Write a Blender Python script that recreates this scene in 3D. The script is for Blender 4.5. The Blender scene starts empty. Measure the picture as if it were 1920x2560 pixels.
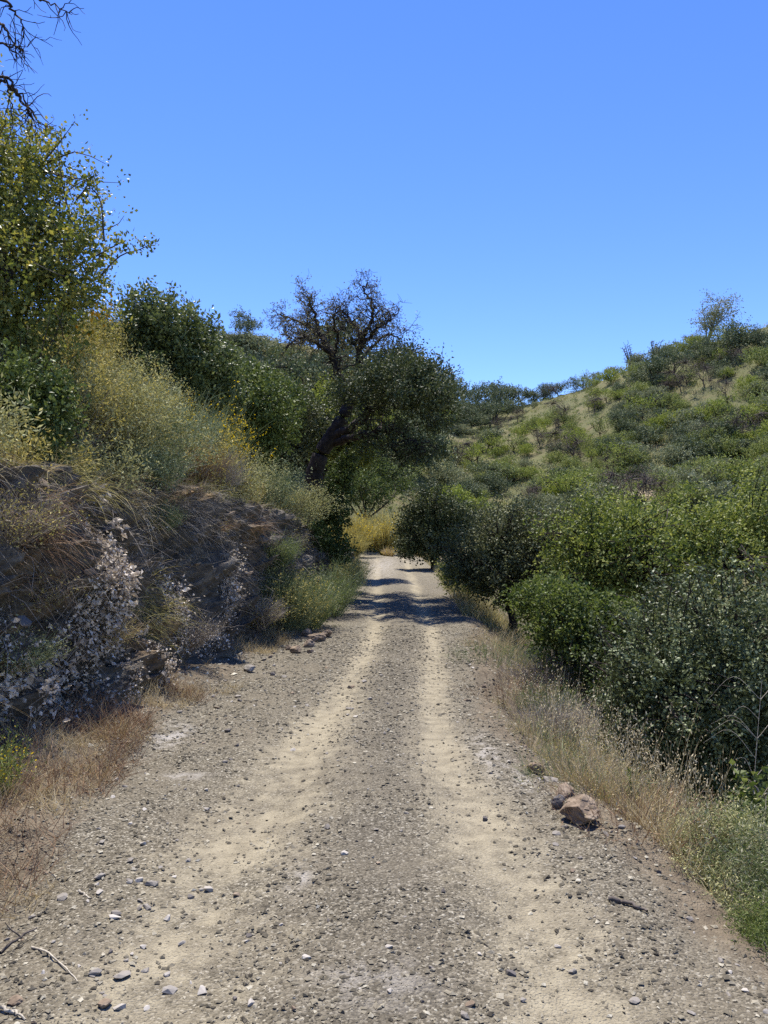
import bpy, math, random
import numpy as np
from mathutils import Vector

# ------------------------------------------------------------------ camera, sky, sun, exposure
scene = bpy.context.scene
COL = scene.collection
EYE = 1.6
F_PX, CX, HORIZON = 1924.0, 960.0, 1340.0      # measured on the 1920 x 2560 photograph
cam_data = bpy.data.cameras.new("camera")
cam = bpy.data.objects.new("camera", cam_data)
COL.objects.link(cam)
cam_data.sensor_fit = 'VERTICAL'
cam_data.sensor_height = 34.6
cam_data.lens = 26.0
cam_data.shift_y = (HORIZON - 1280.0) / 2560.0
cam_data.clip_start = 0.05
cam_data.clip_end = 2000.0
cam.location = (0, 0, EYE)
cam.rotation_euler = (math.radians(90), 0, 0)
scene.camera = cam

SUN_EL = math.radians(67)
SUN_AZ = math.radians(-13)                      # from +Y (away from the camera), towards -X (left)
world = bpy.data.worlds.new("World")
scene.world = world
world.use_nodes = True
wn = world.node_tree.nodes
wl = world.node_tree.links
wn.clear()
sky = wn.new('ShaderNodeTexSky')
sky.sky_type = 'NISHITA'
sky.sun_disc = False
sky.sun_elevation = SUN_EL
sky.sun_rotation = SUN_AZ
sky.altitude = 400
sky.air_density = 1.0
sky.dust_density = 0.0
sky.ozone_density = 5.0
hs = wn.new('ShaderNodeHueSaturation')
hs.inputs['Saturation'].default_value = 1.2
hs.inputs['Hue'].default_value = 0.517
bg = wn.new('ShaderNodeBackground')
bg.inputs['Strength'].default_value = 0.136
wo = wn.new('ShaderNodeOutputWorld')
wl.new(sky.outputs[0], hs.inputs['Color'])
wl.new(hs.outputs[0], bg.inputs['Color'])
wl.new(bg.outputs[0], wo.inputs['Surface'])

sun_data = bpy.data.lights.new("sun", 'SUN')
sun_data.energy = 4.9
sun_data.angle = math.radians(0.53)
sun_data.color = (1.0, 0.95, 0.87)
sun = bpy.data.objects.new("sun", sun_data)
COL.objects.link(sun)
to_sun = Vector((math.cos(SUN_EL) * math.sin(SUN_AZ), math.cos(SUN_EL) * math.cos(SUN_AZ), math.sin(SUN_EL)))
sun.rotation_euler = to_sun.to_track_quat('Z', 'Y').to_euler()
sun.location = to_sun * 60

scene.view_settings.view_transform = 'Standard'
scene.view_settings.look = 'None'
scene.view_settings.gamma = 1.0
scene.view_settings.exposure = 0.8
scene.view_settings.use_curve_mapping = False
scene.render.engine = 'CYCLES'
cy = scene.cycles
cy.max_bounces = 6
cy.diffuse_bounces = 3
cy.glossy_bounces = 2
cy.transmission_bounces = 3
cy.transparent_max_bounces = 4
cy.caustics_reflective = False
cy.caustics_refractive = False
cy.use_denoising = False

# ------------------------------------------------------------------ small tools
RNG = np.random.default_rng(7)


def P(px, py, d):
    """A photograph pixel at depth d metres, as a point in the place."""
    return np.array([(px - CX) / F_PX * d, d, EYE - (py - HORIZON) / F_PX * d])


def unit(v):
    v = np.asarray(v, float)
    return v / np.maximum(np.linalg.norm(v, axis=-1, keepdims=True), 1e-9)


def rand_unit(rng, n):
    return unit(rng.normal(size=(n, 3)))


def smooth(a, b, x):
    t = np.clip((x - a) / (b - a), 0, 1)
    return t * t * (3 - 2 * t)


def _hash(ix, iy, iz, k):
    h = (ix.astype(np.int64) * 374761393 + iy.astype(np.int64) * 668265263 + iz.astype(np.int64) * 2147483647 + k * 974634533) & 0xFFFFFFFF
    h = ((h ^ (h >> 13)) * 1274126177) & 0xFFFFFFFF
    h = ((h ^ (h >> 16)) * 2246822519) & 0xFFFFFFFF
    return ((h ^ (h >> 15)) & 0xFFFFFF) / float(0xFFFFFF)


def vnoise(p, k=0):
    """Smooth value noise in -1..1 at points p (N,3)."""
    i = np.floor(p).astype(np.int64)
    f = p - i
    w = f * f * f * (f * (f * 6 - 15) + 10)
    out = 0
    for dx in (0, 1):
        for dy in (0, 1):
            for dz in (0, 1):
                c = _hash(i[:, 0] + dx, i[:, 1] + dy, i[:, 2] + dz, k)
                out = out + c * (w[:, 0] if dx else 1 - w[:, 0]) * (w[:, 1] if dy else 1 - w[:, 1]) * (w[:, 2] if dz else 1 - w[:, 2])
    return out * 2 - 1


def fbm(p, octaves=4, k=0, gain=0.5):
    a, s, out = 1.0, 1.0, 0
    for o in range(octaves):
        out = out + a * vnoise(p * s + 17.3 * o, k + o)
        a *= gain
        s *= 2.03
    return out


def cells(p, k=0):
    """Worley cells: distance to the nearest feature point and that cell's random number."""
    i = np.floor(p).astype(np.int64)
    best = np.full(len(p), 9.0)
    val = np.zeros(len(p))
    for dx in (-1, 0, 1):
        for dy in (-1, 0, 1):
            for dz in (-1, 0, 1):
                c = i + np.array([dx, dy, dz])
                q = c + np.stack([_hash(c[:, 0], c[:, 1], c[:, 2], k + j) for j in (1, 2, 3)], 1)
                d = np.linalg.norm(q - p, axis=1)
                m = d < best
                best[m] = d[m]
                val[m] = _hash(c[:, 0], c[:, 1], c[:, 2], k + 4)[m]
    return best, val


class Geo:
    """Collects vertices, quads and triangles with one 'tint' number per vertex."""

    def __init__(self):
        self.v, self.q, self.t, self.c, self.n = [], [], [], [], 0

    def add(self, verts, quads=None, tris=None, tint=0.5):
        verts = np.asarray(verts, np.float32).reshape(-1, 3)
        self.v.append(verts)
        if quads is not None and len(quads):
            self.q.append(np.asarray(quads, np.int64) + self.n)
        if tris is not None and len(tris):
            self.t.append(np.asarray(tris, np.int64) + self.n)
        self.c.append(np.broadcast_to(np.asarray(tint, np.float32), (len(verts),)))
        self.n += len(verts)

    def mesh(self, name, mat, shade=False):
        v = np.concatenate(self.v)
        q = np.concatenate(self.q) if self.q else np.zeros((0, 4), np.int64)
        t = np.concatenate(self.t) if self.t else np.zeros((0, 3), np.int64)
        me = bpy.data.meshes.new(name)
        me.vertices.add(len(v))
        me.vertices.foreach_set("co", v.ravel())
        loops = np.concatenate([q.ravel(), t.ravel()]).astype(np.int32)
        me.loops.add(len(loops))
        me.loops.foreach_set("vertex_index", loops)
        nf = len(q) + len(t)
        me.polygons.add(nf)
        start = np.concatenate([np.arange(len(q)) * 4, len(q) * 4 + np.arange(len(t)) * 3]).astype(np.int32)
        me.polygons.foreach_set("loop_start", start)
        if shade:
            me.polygons.foreach_set("use_smooth", np.ones(nf, bool))
        else:
            me.polygons.foreach_set("use_smooth", np.zeros(nf, bool))
        me.update(calc_edges=True)
        a = me.attributes.new("tint", 'FLOAT', 'POINT')
        a.data.foreach_set("value", np.ascontiguousarray(np.concatenate(self.c), np.float32))
        me.materials.append(mat)
        return me


def link(name, me, parent=None, loc=None):
    o = bpy.data.objects.new(name, me)
    COL.objects.link(o)
    if parent is not None:
        o.parent = parent
    if loc is not None:
        o.location = loc
    return o


def describe(o, label=None, category=None, group=None, kind=None):
    for k, val in (("label", label), ("category", category), ("group", group), ("kind", kind)):
        if val:
            o[k] = val
    return o


def root(name, label, category, loc=(0, 0, 0), group=None):
    o = bpy.data.objects.new(name, None)
    o.empty_display_size = 0.2
    COL.objects.link(o)
    o.location = [float(a) for a in loc]
    return describe(o, label, category, group)


def copy_thing(src, loc, rz=0.0, sc=1.0, label=None, tilt=None):
    c = src.copy()
    COL.objects.link(c)
    c.location = [float(a) for a in loc]
    c.rotation_euler = (0, 0, rz) if tilt is None else (tilt[0], tilt[1], rz)
    c.scale = (sc, sc, sc) if np.isscalar(sc) else sc
    if label:
        c["label"] = label
    for ch in src.children:
        d = ch.copy()
        COL.objects.link(d)
        d.parent = c
    return c


# ------------------------------------------------------------------ materials
def new_mat(name):
    m = bpy.data.materials.new(name)
    m.use_nodes = True
    n = m.node_tree.nodes
    n.clear()
    out = n.new('ShaderNodeOutputMaterial')
    return m, n, m.node_tree.links, out


def ramp_node(n, stops):
    r = n.new('ShaderNodeValToRGB')
    els = r.color_ramp.elements
    while len(els) > 1:
        els.remove(els[-1])
    els[0].position = stops[0][0]
    els[0].color = (*stops[0][1], 1)
    for p, c in stops[1:]:
        e = els.new(p)
        e.color = (*c, 1)
    return r


def leaf_mat(name, dark, mid, light, rough=0.5, trans=0.22, spec=0.35):
    m, n, l, out = new_mat(name)
    at = n.new('ShaderNodeAttribute')
    at.attribute_name = "tint"
    r = ramp_node(n, [(0.0, dark), (0.5, mid), (1.0, light)])
    b = n.new('ShaderNodeBsdfPrincipled')
    b.inputs['Roughness'].default_value = rough
    b.inputs['Specular IOR Level'].default_value = spec * 0.3
    tr = n.new('ShaderNodeBsdfTranslucent')
    hsv = n.new('ShaderNodeHueSaturation')
    hsv.inputs['Saturation'].default_value = 1.15
    hsv.inputs['Value'].default_value = 1.25
    mix = n.new('ShaderNodeMixShader')
    mix.inputs[0].default_value = trans
    l.new(at.outputs['Fac'], r.inputs[0])
    l.new(r.outputs[0], b.inputs['Base Color'])
    l.new(r.outputs[0], hsv.inputs['Color'])
    l.new(hsv.outputs[0], tr.inputs['Color'])
    l.new(b.outputs[0], mix.inputs[1])
    l.new(tr.outputs[0], mix.inputs[2])
    l.new(mix.outputs[0], out.inputs['Surface'])
    return m


def wood_mat(name, a, b_, scale=9.0):
    m, n, l, out = new_mat(name)
    g = n.new('ShaderNodeNewGeometry')
    t = n.new('ShaderNodeTexNoise')
    t.inputs['Scale'].default_value = scale
    t.inputs['Detail'].default_value = 6
    r = ramp_node(n, [(0.3, a), (0.7, b_)])
    b = n.new('ShaderNodeBsdfPrincipled')
    b.inputs['Roughness'].default_value = 0.9
    b.inputs['Specular IOR Level'].default_value = 0.15
    bu = n.new('ShaderNodeBump')
    bu.inputs['Strength'].default_value = 0.7
    bu.inputs['Distance'].default_value = 0.02
    l.new(g.outputs['Position'], t.inputs['Vector'])
    l.new(t.outputs['Fac'], r.inputs[0])
    l.new(r.outputs[0], b.inputs['Base Color'])
    l.new(t.outputs['Fac'], bu.inputs['Height'])
    l.new(bu.outputs[0], b.inputs['Normal'])
    l.new(b.outputs[0], out.inputs['Surface'])
    return m


def stone_mat(name, stops, scale=25.0, bump=0.5):
    """Stone whose colour comes from 'tint' (one number per stone) with mottling on top."""
    m, n, l, out = new_mat(name)
    at = n.new('ShaderNodeAttribute')
    at.attribute_name = "tint"
    oi = n.new('ShaderNodeObjectInfo')
    g = n.new('ShaderNodeNewGeometry')
    t = n.new('ShaderNodeTexNoise')
    t.inputs['Scale'].default_value = scale
    t.inputs['Detail'].default_value = 5
    mm = n.new('ShaderNodeMath')
    mm.operation = 'MULTIPLY_ADD'
    mm.inputs[1].default_value = 0.35
    l.new(t.outputs['Fac'], mm.inputs[0])
    ad = n.new('ShaderNodeMath')
    ad.operation = 'ADD'
    l.new(at.outputs['Fac'], ad.inputs[0])
    rr = n.new('ShaderNodeMath')
    rr.operation = 'MULTIPLY_ADD'
    rr.inputs[1].default_value = 0.3
    rr.inputs[2].default_value = -0.33
    l.new(oi.outputs['Random'], rr.inputs[0])
    l.new(rr.outputs[0], ad.inputs[1])
    l.new(ad.outputs[0], mm.inputs[2])
    r = ramp_node(n, stops)
    b = n.new('ShaderNodeBsdfPrincipled')
    b.inputs['Roughness'].default_value = 0.85
    b.inputs['Specular IOR Level'].default_value = 0.25
    bu = n.new('ShaderNodeBump')
    bu.inputs['Strength'].default_value = bump
    bu.inputs['Distance'].default_value = 0.01
    l.new(g.outputs['Position'], t.inputs['Vector'])
    l.new(mm.outputs[0], r.inputs[0])
    l.new(r.outputs[0], b.inputs['Base Color'])
    l.new(t.outputs['Fac'], bu.inputs['Height'])
    l.new(bu.outputs[0], b.inputs['Normal'])
    l.new(b.outputs[0], out.inputs['Surface'])
    return m


def mixcol(n, l, fac, a, b):
    m = n.new('ShaderNodeMix')
    m.data_type = 'RGBA'
    for sock, v in ((m.inputs[0], fac), (m.inputs[6], a), (m.inputs[7], b)):
        if isinstance(v, (int, float)):
            sock.default_value = v
        elif isinstance(v, tuple):
            sock.default_value = (*v, 1)
        else:
            l.new(v, sock)
    return m.outputs[2]


def noise(n, l, pos, scale, detail=5, rough=0.55):
    t = n.new('ShaderNodeTexNoise')
    t.inputs['Scale'].default_value = scale
    t.inputs['Detail'].default_value = detail
    t.inputs['Roughness'].default_value = rough
    l.new(pos, t.inputs['Vector'])
    return t.outputs['Fac']


def stepped(n, l, v, a, b):
    r = n.new('ShaderNodeMapRange')
    r.interpolation_type = 'SMOOTHSTEP'
    r.inputs['From Min'].default_value = a
    r.inputs['From Max'].default_value = b
    l.new(v, r.inputs['Value'])
    return r.outputs['Result']


def ground_material():
    """Gravel, sandy wheel ruts, earth verge and grassy hill, told apart by mesh attributes."""
    m, n, l, out = new_mat("ground_earth")
    pos = n.new('ShaderNodeNewGeometry').outputs['Position']

    def attr(name):
        a = n.new('ShaderNodeAttribute')
        a.attribute_name = name
        return a.outputs['Fac']
    sand, road, hill = attr("sand"), attr("road"), attr("far")
    n1, n2, n3 = noise(n, l, pos, 1.3), noise(n, l, pos, 9.0, 6), noise(n, l, pos, 70.0, 4)
    vo = n.new('ShaderNodeTexVoronoi')
    vo.inputs['Scale'].default_value = 105.0
    vo.inputs['Randomness'].default_value = 1.0
    l.new(pos, vo.inputs['Vector'])
    sep = n.new('ShaderNodeSeparateColor')
    l.new(vo.outputs['Color'], sep.inputs[0])
    chips = ramp_node(n, [(0.0, (0.052, 0.045, 0.032)), (0.35, (0.109, 0.095, 0.068)), (0.7, (0.171, 0.149, 0.109)), (0.92, (0.271, 0.242, 0.183)), (1.0, (0.436, 0.401, 0.320))])
    l.new(sep.outputs[0], chips.inputs[0])
    gravel = mixcol(n, l, stepped(n, l, n1, 0.35, 0.7), chips.outputs[0], (0.172, 0.147, 0.105))
    gravel = mixcol(n, l, 0.38, gravel, chips.outputs[0])
    sandc = ramp_node(n, [(0.25, (0.24, 0.205, 0.14)), (0.75, (0.345, 0.3, 0.208))])
    l.new(n2, sandc.inputs[0])
    sandf = n.new('ShaderNodeMath')
    sandf.operation = 'MULTIPLY_ADD'
    sandf.inputs[1].default_value = 1.25
    l.new(n2, sandf.inputs[0])
    sub = n.new('ShaderNodeMath')
    sub.operation = 'ADD'
    sub.inputs[1].default_value = -0.66
    l.new(sand, sub.inputs[0])
    l.new(sub.outputs[0], sandf.inputs[2])
    c = mixcol(n, l, stepped(n, l, sandf.outputs[0], 0.02, 0.98), gravel, sandc.outputs[0])
    pale = attr("pale")
    pm = n.new('ShaderNodeMath')
    pm.operation = 'MULTIPLY'
    l.new(pale, pm.inputs[0])
    l.new(stepped(n, l, n2, 0.42, 0.6), pm.inputs[1])
    c = mixcol(n, l, pm.outputs[0], c, (0.36, 0.33, 0.285))
    dk = n.new('ShaderNodeMath')
    dk.operation = 'MULTIPLY'
    dk.inputs[1].default_value = 0.62
    l.new(attr("middle"), dk.inputs[0])
    dark_chips = mixcol(n, l, 0.5, chips.outputs[0], (0.08, 0.07, 0.056))
    c = mixcol(n, l, dk.outputs[0], c, dark_chips)
    verge = ramp_node(n, [(0.3, (0.10, 0.08, 0.056)), (0.55, (0.165, 0.132, 0.09)), (0.8, (0.24, 0.198, 0.14))])
    l.new(n2, verge.inputs[0])
    c = mixcol(n, l, road, verge.outputs[0], c)
    h1, h2 = noise(n, l, pos, 0.09, 6), noise(n, l, pos, 0.9, 6)
    hg = ramp_node(n, [(0.28, (0.085, 0.1, 0.042)), (0.5, (0.125, 0.124, 0.056)), (0.66, (0.165, 0.138, 0.072)), (0.84, (0.25, 0.18, 0.108))])
    hm = n.new('ShaderNodeMath')
    hm.operation = 'MULTIPLY_ADD'
    hm.inputs[1].default_value = 0.5
    half = n.new('ShaderNodeMath')
    half.operation = 'MULTIPLY'
    half.inputs[1].default_value = 0.5
    l.new(h2, half.inputs[0])
    l.new(h1, hm.inputs[0])
    l.new(half.outputs[0], hm.inputs[2])
    l.new(hm.outputs[0], hg.inputs[0])
    c = mixcol(n, l, hill, c, hg.outputs[0])
    pth = n.new('ShaderNodeMath')
    pth.operation = 'MULTIPLY'
    l.new(hill, pth.inputs[0])
    l.new(pale, pth.inputs[1])
    pth.use_clamp = True
    c = mixcol(n, l, pth.outputs[0], c, (0.36, 0.29, 0.19))
    b = n.new('ShaderNodeBsdfPrincipled')
    b.inputs['Roughness'].default_value = 0.95
    b.inputs['Specular IOR Level'].default_value = 0.1
    l.new(c, b.inputs['Base Color'])
    b1 = n.new('ShaderNodeBump')
    b1.inputs['Strength'].default_value = 0.55
    b1.inputs['Distance'].default_value = 0.012
    l.new(vo.outputs['Distance'], b1.inputs['Height'])
    b1.invert = True
    b2 = n.new('ShaderNodeBump')
    b2.inputs['Strength'].default_value = 0.5
    b2.inputs['Distance'].default_value = 0.03
    l.new(n3, b2.inputs['Height'])
    l.new(b1.outputs[0], b2.inputs['Normal'])
    l.new(b2.outputs[0], b.inputs['Normal'])
    l.new(b.outputs[0], out.inputs['Surface'])
    return m


def bank_material():
    m, n, l, out = new_mat("bank_rock")
    pos = n.new('ShaderNodeNewGeometry').outputs['Position']
    mp = n.new('ShaderNodeMapping')
    mp.inputs['Scale'].default_value = (1.0, 0.8, 1.7)
    mp.inputs['Rotation'].default_value = (math.radians(28), 0, 0)
    l.new(pos, mp.inputs['Vector'])
    n1, n2, n3 = noise(n, l, mp.outputs[0], 1.1, 5), noise(n, l, mp.outputs[0], 7, 7, 0.65), noise(n, l, pos, 45, 5, 0.6)
    r1 = ramp_node(n, [(0.25, (0.04, 0.036, 0.03)), (0.5, (0.115, 0.1, 0.08)), (0.75, (0.255, 0.225, 0.18))])
    r2 = ramp_node(n, [(0.3, (0.11, 0.075, 0.042)), (0.7, (0.31, 0.215, 0.12))])
    l.new(n2, r1.inputs[0])
    l.new(n2, r2.inputs[0])
    c = mixcol(n, l, stepped(n, l, n1, 0.55, 0.7), r1.outputs[0], r2.outputs[0])
    b = n.new('ShaderNodeBsdfPrincipled')
    b.inputs['Roughness'].default_value = 0.95
    b.inputs['Specular IOR Level'].default_value = 0.15
    l.new(c, b.inputs['Base Color'])
    b1 = n.new('ShaderNodeBump')
    b1.inputs['Strength'].default_value = 0.9
    b1.inputs['Distance'].default_value = 0.05
    l.new(n2, b1.inputs['Height'])
    b2 = n.new('ShaderNodeBump')
    b2.inputs['Strength'].default_value = 0.6
    b2.inputs['Distance'].default_value = 0.015
    l.new(n3, b2.inputs['Height'])
    l.new(b1.outputs[0], b2.inputs['Normal'])
    l.new(b2.outputs[0], b.inputs['Normal'])
    l.new(b.outputs[0], out.inputs['Surface'])
    return m


M = {
    'oak': leaf_mat("oak_leaf", (0.046, 0.063, 0.019), (0.117, 0.151, 0.044), (0.258, 0.296, 0.102), 0.48, 0.17, 0.4),
    'oak_grey': leaf_mat("grey_oak_leaf", (0.044, 0.054, 0.025), (0.123, 0.136, 0.062), (0.264, 0.272, 0.143), 0.48, 0.15, 0.4),
    'oak_deep': leaf_mat("dark_oak_leaf", (0.033, 0.043, 0.017), (0.080, 0.098, 0.041), (0.175, 0.188, 0.089), 0.5, 0.12, 0.4),
    'oak_brown': leaf_mat("sparse_oak_leaf", (0.0831, 0.0813, 0.0356), (0.1781, 0.1625, 0.0712), (0.3206, 0.275, 0.1425), 0.5, 0.2),
    'carob': leaf_mat("yellowing_leaf", (0.073, 0.099, 0.024), (0.183, 0.204, 0.055), (0.437, 0.380, 0.105), 0.4, 0.28, 0.45),
    'carob_dark': leaf_mat("dark_green_leaf", (0.050, 0.073, 0.029), (0.115, 0.144, 0.055), (0.225, 0.250, 0.106), 0.42, 0.2, 0.45),
    'bush': leaf_mat("evergreen_bush_leaf", (0.035, 0.044, 0.018), (0.106, 0.128, 0.053), (0.335, 0.370, 0.196), 0.42, 0.14, 0.65),
    'almond': leaf_mat("yellow_green_leaf", (0.068, 0.098, 0.024), (0.178, 0.210, 0.057), (0.356, 0.366, 0.116), 0.45, 0.28, 0.4),
    'bright': leaf_mat("bright_green_leaf", (0.062, 0.088, 0.024), (0.132, 0.165, 0.048), (0.24, 0.262, 0.09), 0.45, 0.3, 0.4),
    'olive': leaf_mat("olive_shrub_leaf", (0.179, 0.168, 0.057), (0.376, 0.328, 0.114), (0.645, 0.538, 0.214), 0.6, 0.2, 0.2),
    'olive_grey': leaf_mat("grey_olive_shrub_leaf", (0.163, 0.167, 0.073), (0.326, 0.318, 0.146), (0.588, 0.556, 0.281), 0.6, 0.2, 0.2),
    'feather': leaf_mat("feathery_leaf", (0.075, 0.105, 0.03), (0.17, 0.2, 0.085), (0.46, 0.43, 0.3), 0.6, 0.2, 0.2),
    'silver': leaf_mat("silver_broom_stem", (0.156, 0.1885, 0.1111), (0.299, 0.338, 0.21), (0.52, 0.546, 0.3829), 0.55, 0.12, 0.3),
    'green_stem': leaf_mat("green_rush_stem", (0.085, 0.11, 0.05), (0.18, 0.21, 0.105), (0.31, 0.335, 0.18), 0.55, 0.15, 0.3),
    'dead_twig': leaf_mat("dead_twig", (0.105, 0.088, 0.072), (0.25, 0.215, 0.175), (0.44, 0.39, 0.325), 0.8, 0.05, 0.15),
    'rust': leaf_mat("rusty_dry_stem", (0.13, 0.08, 0.048), (0.26, 0.165, 0.1), (0.4, 0.27, 0.165), 0.8, 0.1, 0.15),
    'straw': leaf_mat("straw_blade", (0.25, 0.185, 0.095), (0.44, 0.355, 0.2), (0.64, 0.55, 0.37), 0.7, 0.2, 0.2),
    'mixed_grass': leaf_mat("mixed_grass_blade", (0.13, 0.155, 0.055), (0.34, 0.3, 0.14), (0.58, 0.48, 0.28), 0.65, 0.22, 0.2),
    'yellow': leaf_mat("yellow_blossom", (0.42, 0.28, 0.015), (0.58, 0.42, 0.03), (0.7, 0.56, 0.09), 0.6, 0.3, 0.2),
    'amber': leaf_mat("amber_leaf", (0.45, 0.2, 0.02), (0.6, 0.32, 0.03), (0.65, 0.42, 0.06), 0.6, 0.3, 0.2),
    'pale': leaf_mat("pale_dead_leaf", (0.281, 0.230, 0.171), (0.583, 0.500, 0.399), (0.886, 0.796, 0.674), 0.7, 0.15, 0.2),
    'hill_green': leaf_mat("hill_green_leaf", (0.0965, 0.1288, 0.0367), (0.2126, 0.2447, 0.0795), (0.3606, 0.3735, 0.1468), 0.6, 0.2, 0.2),
    'hill_grey': leaf_mat("hill_grey_green_leaf", (0.110, 0.133, 0.071), (0.228, 0.245, 0.136), (0.397, 0.399, 0.239), 0.6, 0.15, 0.2),
    'hill_dark': leaf_mat("hill_dark_leaf", (0.054, 0.073, 0.038), (0.122, 0.148, 0.077), (0.244, 0.264, 0.148), 0.55, 0.12, 0.3),
    'hill_lime': leaf_mat("hill_lime_leaf", (0.121, 0.1633, 0.0345), (0.2299, 0.2722, 0.069), (0.363, 0.3751, 0.115), 0.6, 0.25, 0.2),
    'hill_brown': leaf_mat("hill_brown_twig", (0.084, 0.0658, 0.0532), (0.161, 0.126, 0.1011), (0.266, 0.21, 0.1729), 0.8, 0.05, 0.1),
    'bark': wood_mat("dark_oak_bark", (0.018, 0.014, 0.012), (0.065, 0.052, 0.045)),
    'bark_grey': wood_mat("grey_bark", (0.05, 0.042, 0.036), (0.15, 0.125, 0.105)),
    'bark_pale': wood_mat("pale_bark", (0.16, 0.135, 0.11), (0.34, 0.3, 0.25)),
    'stem_pale': wood_mat("bleached_stem", (0.3, 0.26, 0.2), (0.5, 0.45, 0.36), 30),
    'pebble': stone_mat("gravel_chip", [(0.0, (0.050, 0.042, 0.030)), (0.3, (0.115, 0.099, 0.068)), (0.6, (0.195, 0.169, 0.119)), (0.85, (0.315, 0.280, 0.205)), (1.0, (0.500, 0.466, 0.367))], 40),
    'grey_stone': stone_mat("grey_shale", [(0.0, (0.12, 0.104, 0.086)), (0.5, (0.22, 0.196, 0.166)), (1.0, (0.37, 0.34, 0.295))]),
    'pale_stone': stone_mat("pale_shale", [(0.0, (0.27, 0.235, 0.195)), (0.5, (0.37, 0.335, 0.285)), (1.0, (0.5, 0.465, 0.41))]),
    'dark_stone': stone_mat("dark_slate", [(0.0, (0.06, 0.054, 0.05)), (0.5, (0.12, 0.105, 0.094)), (1.0, (0.2, 0.175, 0.155))]),
    'rust_stone': stone_mat("ochre_stone", [(0.0, (0.1, 0.072, 0.048)), (0.5, (0.215, 0.16, 0.11)), (1.0, (0.35, 0.28, 0.2))]),
    'ground': ground_material(),
    'bank': bank_material(),
}

# ------------------------------------------------------------------ the lie of the land
def tab(*pairs):
    a = np.array(pairs, float)
    return lambda y: np.interp(y, a[:, 0], a[:, 1])


def soft(f, w=1.0):
    return lambda y: (f(y - w) + f(y - w / 2) + f(y) + f(y + w / 2) + f(y + w)) / 5


road_z = soft(tab((0, 0), (11, 0.0), (15, 0.04), (20, 0.13), (28, 0.33), (36, 0.57), (41, 0.62), (46, 0.45), (52, 0.1), (70, -1)), 2.0)
left_edge = soft(tab((-5, -1.6), (2.5, -1.62), (3.7, -1.74), (5, -1.78), (6, -1.96), (6.8, -1.98), (7.6, -1.72), (9, -1.72), (11, -1.74), (12, -1.6), (18, -1.25), (28, -1.1), (36, -1.3), (42, -2.8), (48, -6.5), (60, -16)), 0.5)
right_edge = soft(tab((-5, 1.5), (2.5, 1.42), (3.4, 1.32), (4.3, 1.2), (5.5, 0.98), (6.7, 0.88), (9.9, 1.13), (14.8, 1.65), (20, 1.77), (29, 1.95), (36, 1.85), (42, 0.8), (48, -2.5), (60, -11)), 0.5)
rut_left = tab((0, -0.75), (3.05, -0.75), (3.8, -0.78), (4.7, -0.66), (6, -0.62), (7.8, -0.42), (11, -0.19), (20, -0.16), (36, -0.35), (44, -2.4), (60, -14.6))
rut_right = tab((0, 0.72), (3, 0.66), (3.6, 0.54), (4.5, 0.46), (6, 0.38), (8, 0.5), (11, 0.73), (20, 0.85), (36, 0.95), (44, -1.2), (60, -13))
bank_h = soft(tab((-5, 1.9), (3, 2.05), (6, 2.15), (9, 2.15), (12, 2.0), (17, 1.85), (22, 1.3), (28, 0.85), (36, 0.6), (50, 0.5)), 0.8)
foot = soft(tab((-5, -3.0), (3, -2.95), (5, -2.85), (6, -2.66), (7.7, -2.34), (9, -2.3), (10.8, -2.04), (12.5, -1.78), (18, -1.38), (28, -1.25), (36, -1.45), (42, -2.95), (48, -6.65), (60, -16.2)), 0.4)
ridge_py = tab((-1500, 760), (-300, 770), (0, 780), (300, 810), (545, 845), (640, 845), (750, 860), (875, 890), (1000, 955), (1100, 1020), (1180, 1025), (1290, 1010), (1450, 962), (1560, 926), (1750, 868), (1920, 818), (2300, 780), (3400, 800))
ridge_d = tab((-1500, 70), (600, 75), (900, 82), (1000, 100), (1150, 128), (1290, 120), (1560, 102), (1920, 88), (2300, 86))
hill_base = tab((-1500, 9), (300, 6), (600, 3.4), (850, 1.5), (1000, 0.8), (1150, 1.0), (1500, 1.2), (1920, 1.0), (3000, 1.0))


def hill_z(x, y):
    px = CX + F_PX * np.clip(x / np.maximum(y, 5.0), -1.3, 1.3)
    D, e = ridge_d(px), (HORIZON - ridge_py(px)) / F_PX
    zr = EYE + e * D
    t = (y - 44) / (D - 44)
    zb = hill_base(px)
    up = zb + (zr - zb) * np.clip(t, 0, 1) ** 1.15
    z = np.where(t <= 1, up, zr - 0.02 * np.maximum(y - D, 0) ** 1.35)
    return np.maximum(z, -12)


def base_z(x, y):
    zr, L, R = road_z(y), foot(y) - 0.3, right_edge(y)
    H = bank_h(y) - 0.08
    dl = L - x
    bank = H * smooth(0, 0.5, dl)
    up = np.clip(dl - 0.5, 0, 4) * 0.68 + np.clip(dl - 4.5, 0, 60) * 0.48
    lip = 0.10 * smooth(0.0, 0.7, left_edge(y) - x)
    left = zr + bank + up + lip
    dr = x - R
    low = np.interp(y, [0, 16, 30, 44], [-3.4, -3.4, -1.6, 0.9])
    fall = np.clip(dr - 0.25, 0, 99)
    z_r = zr + np.maximum(-0.10 * smooth(0, 0.4, dr) - 0.62 * fall + 0.0, low - zr) + 0.12 * np.clip(dr - 11, 0, 60)
    mid = zr - 0.022 * np.exp(-((x - rut_left(y)) / 0.24) ** 2) - 0.022 * np.exp(-((x - rut_right(y)) / 0.2) ** 2) + 0.035 * np.sin(np.clip((x - rut_left(y)) / (rut_right(y) - rut_left(y)), 0, 1) * math.pi)
    near = np.where(dl > 0, left, np.where(dr > 0, z_r, mid))
    near = np.where((dl <= 0) & (x < left_edge(y)), zr + lip, near)
    w = smooth(38, 54, y)
    return near * (1 - w) + hill_z(x, y) * w


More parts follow.
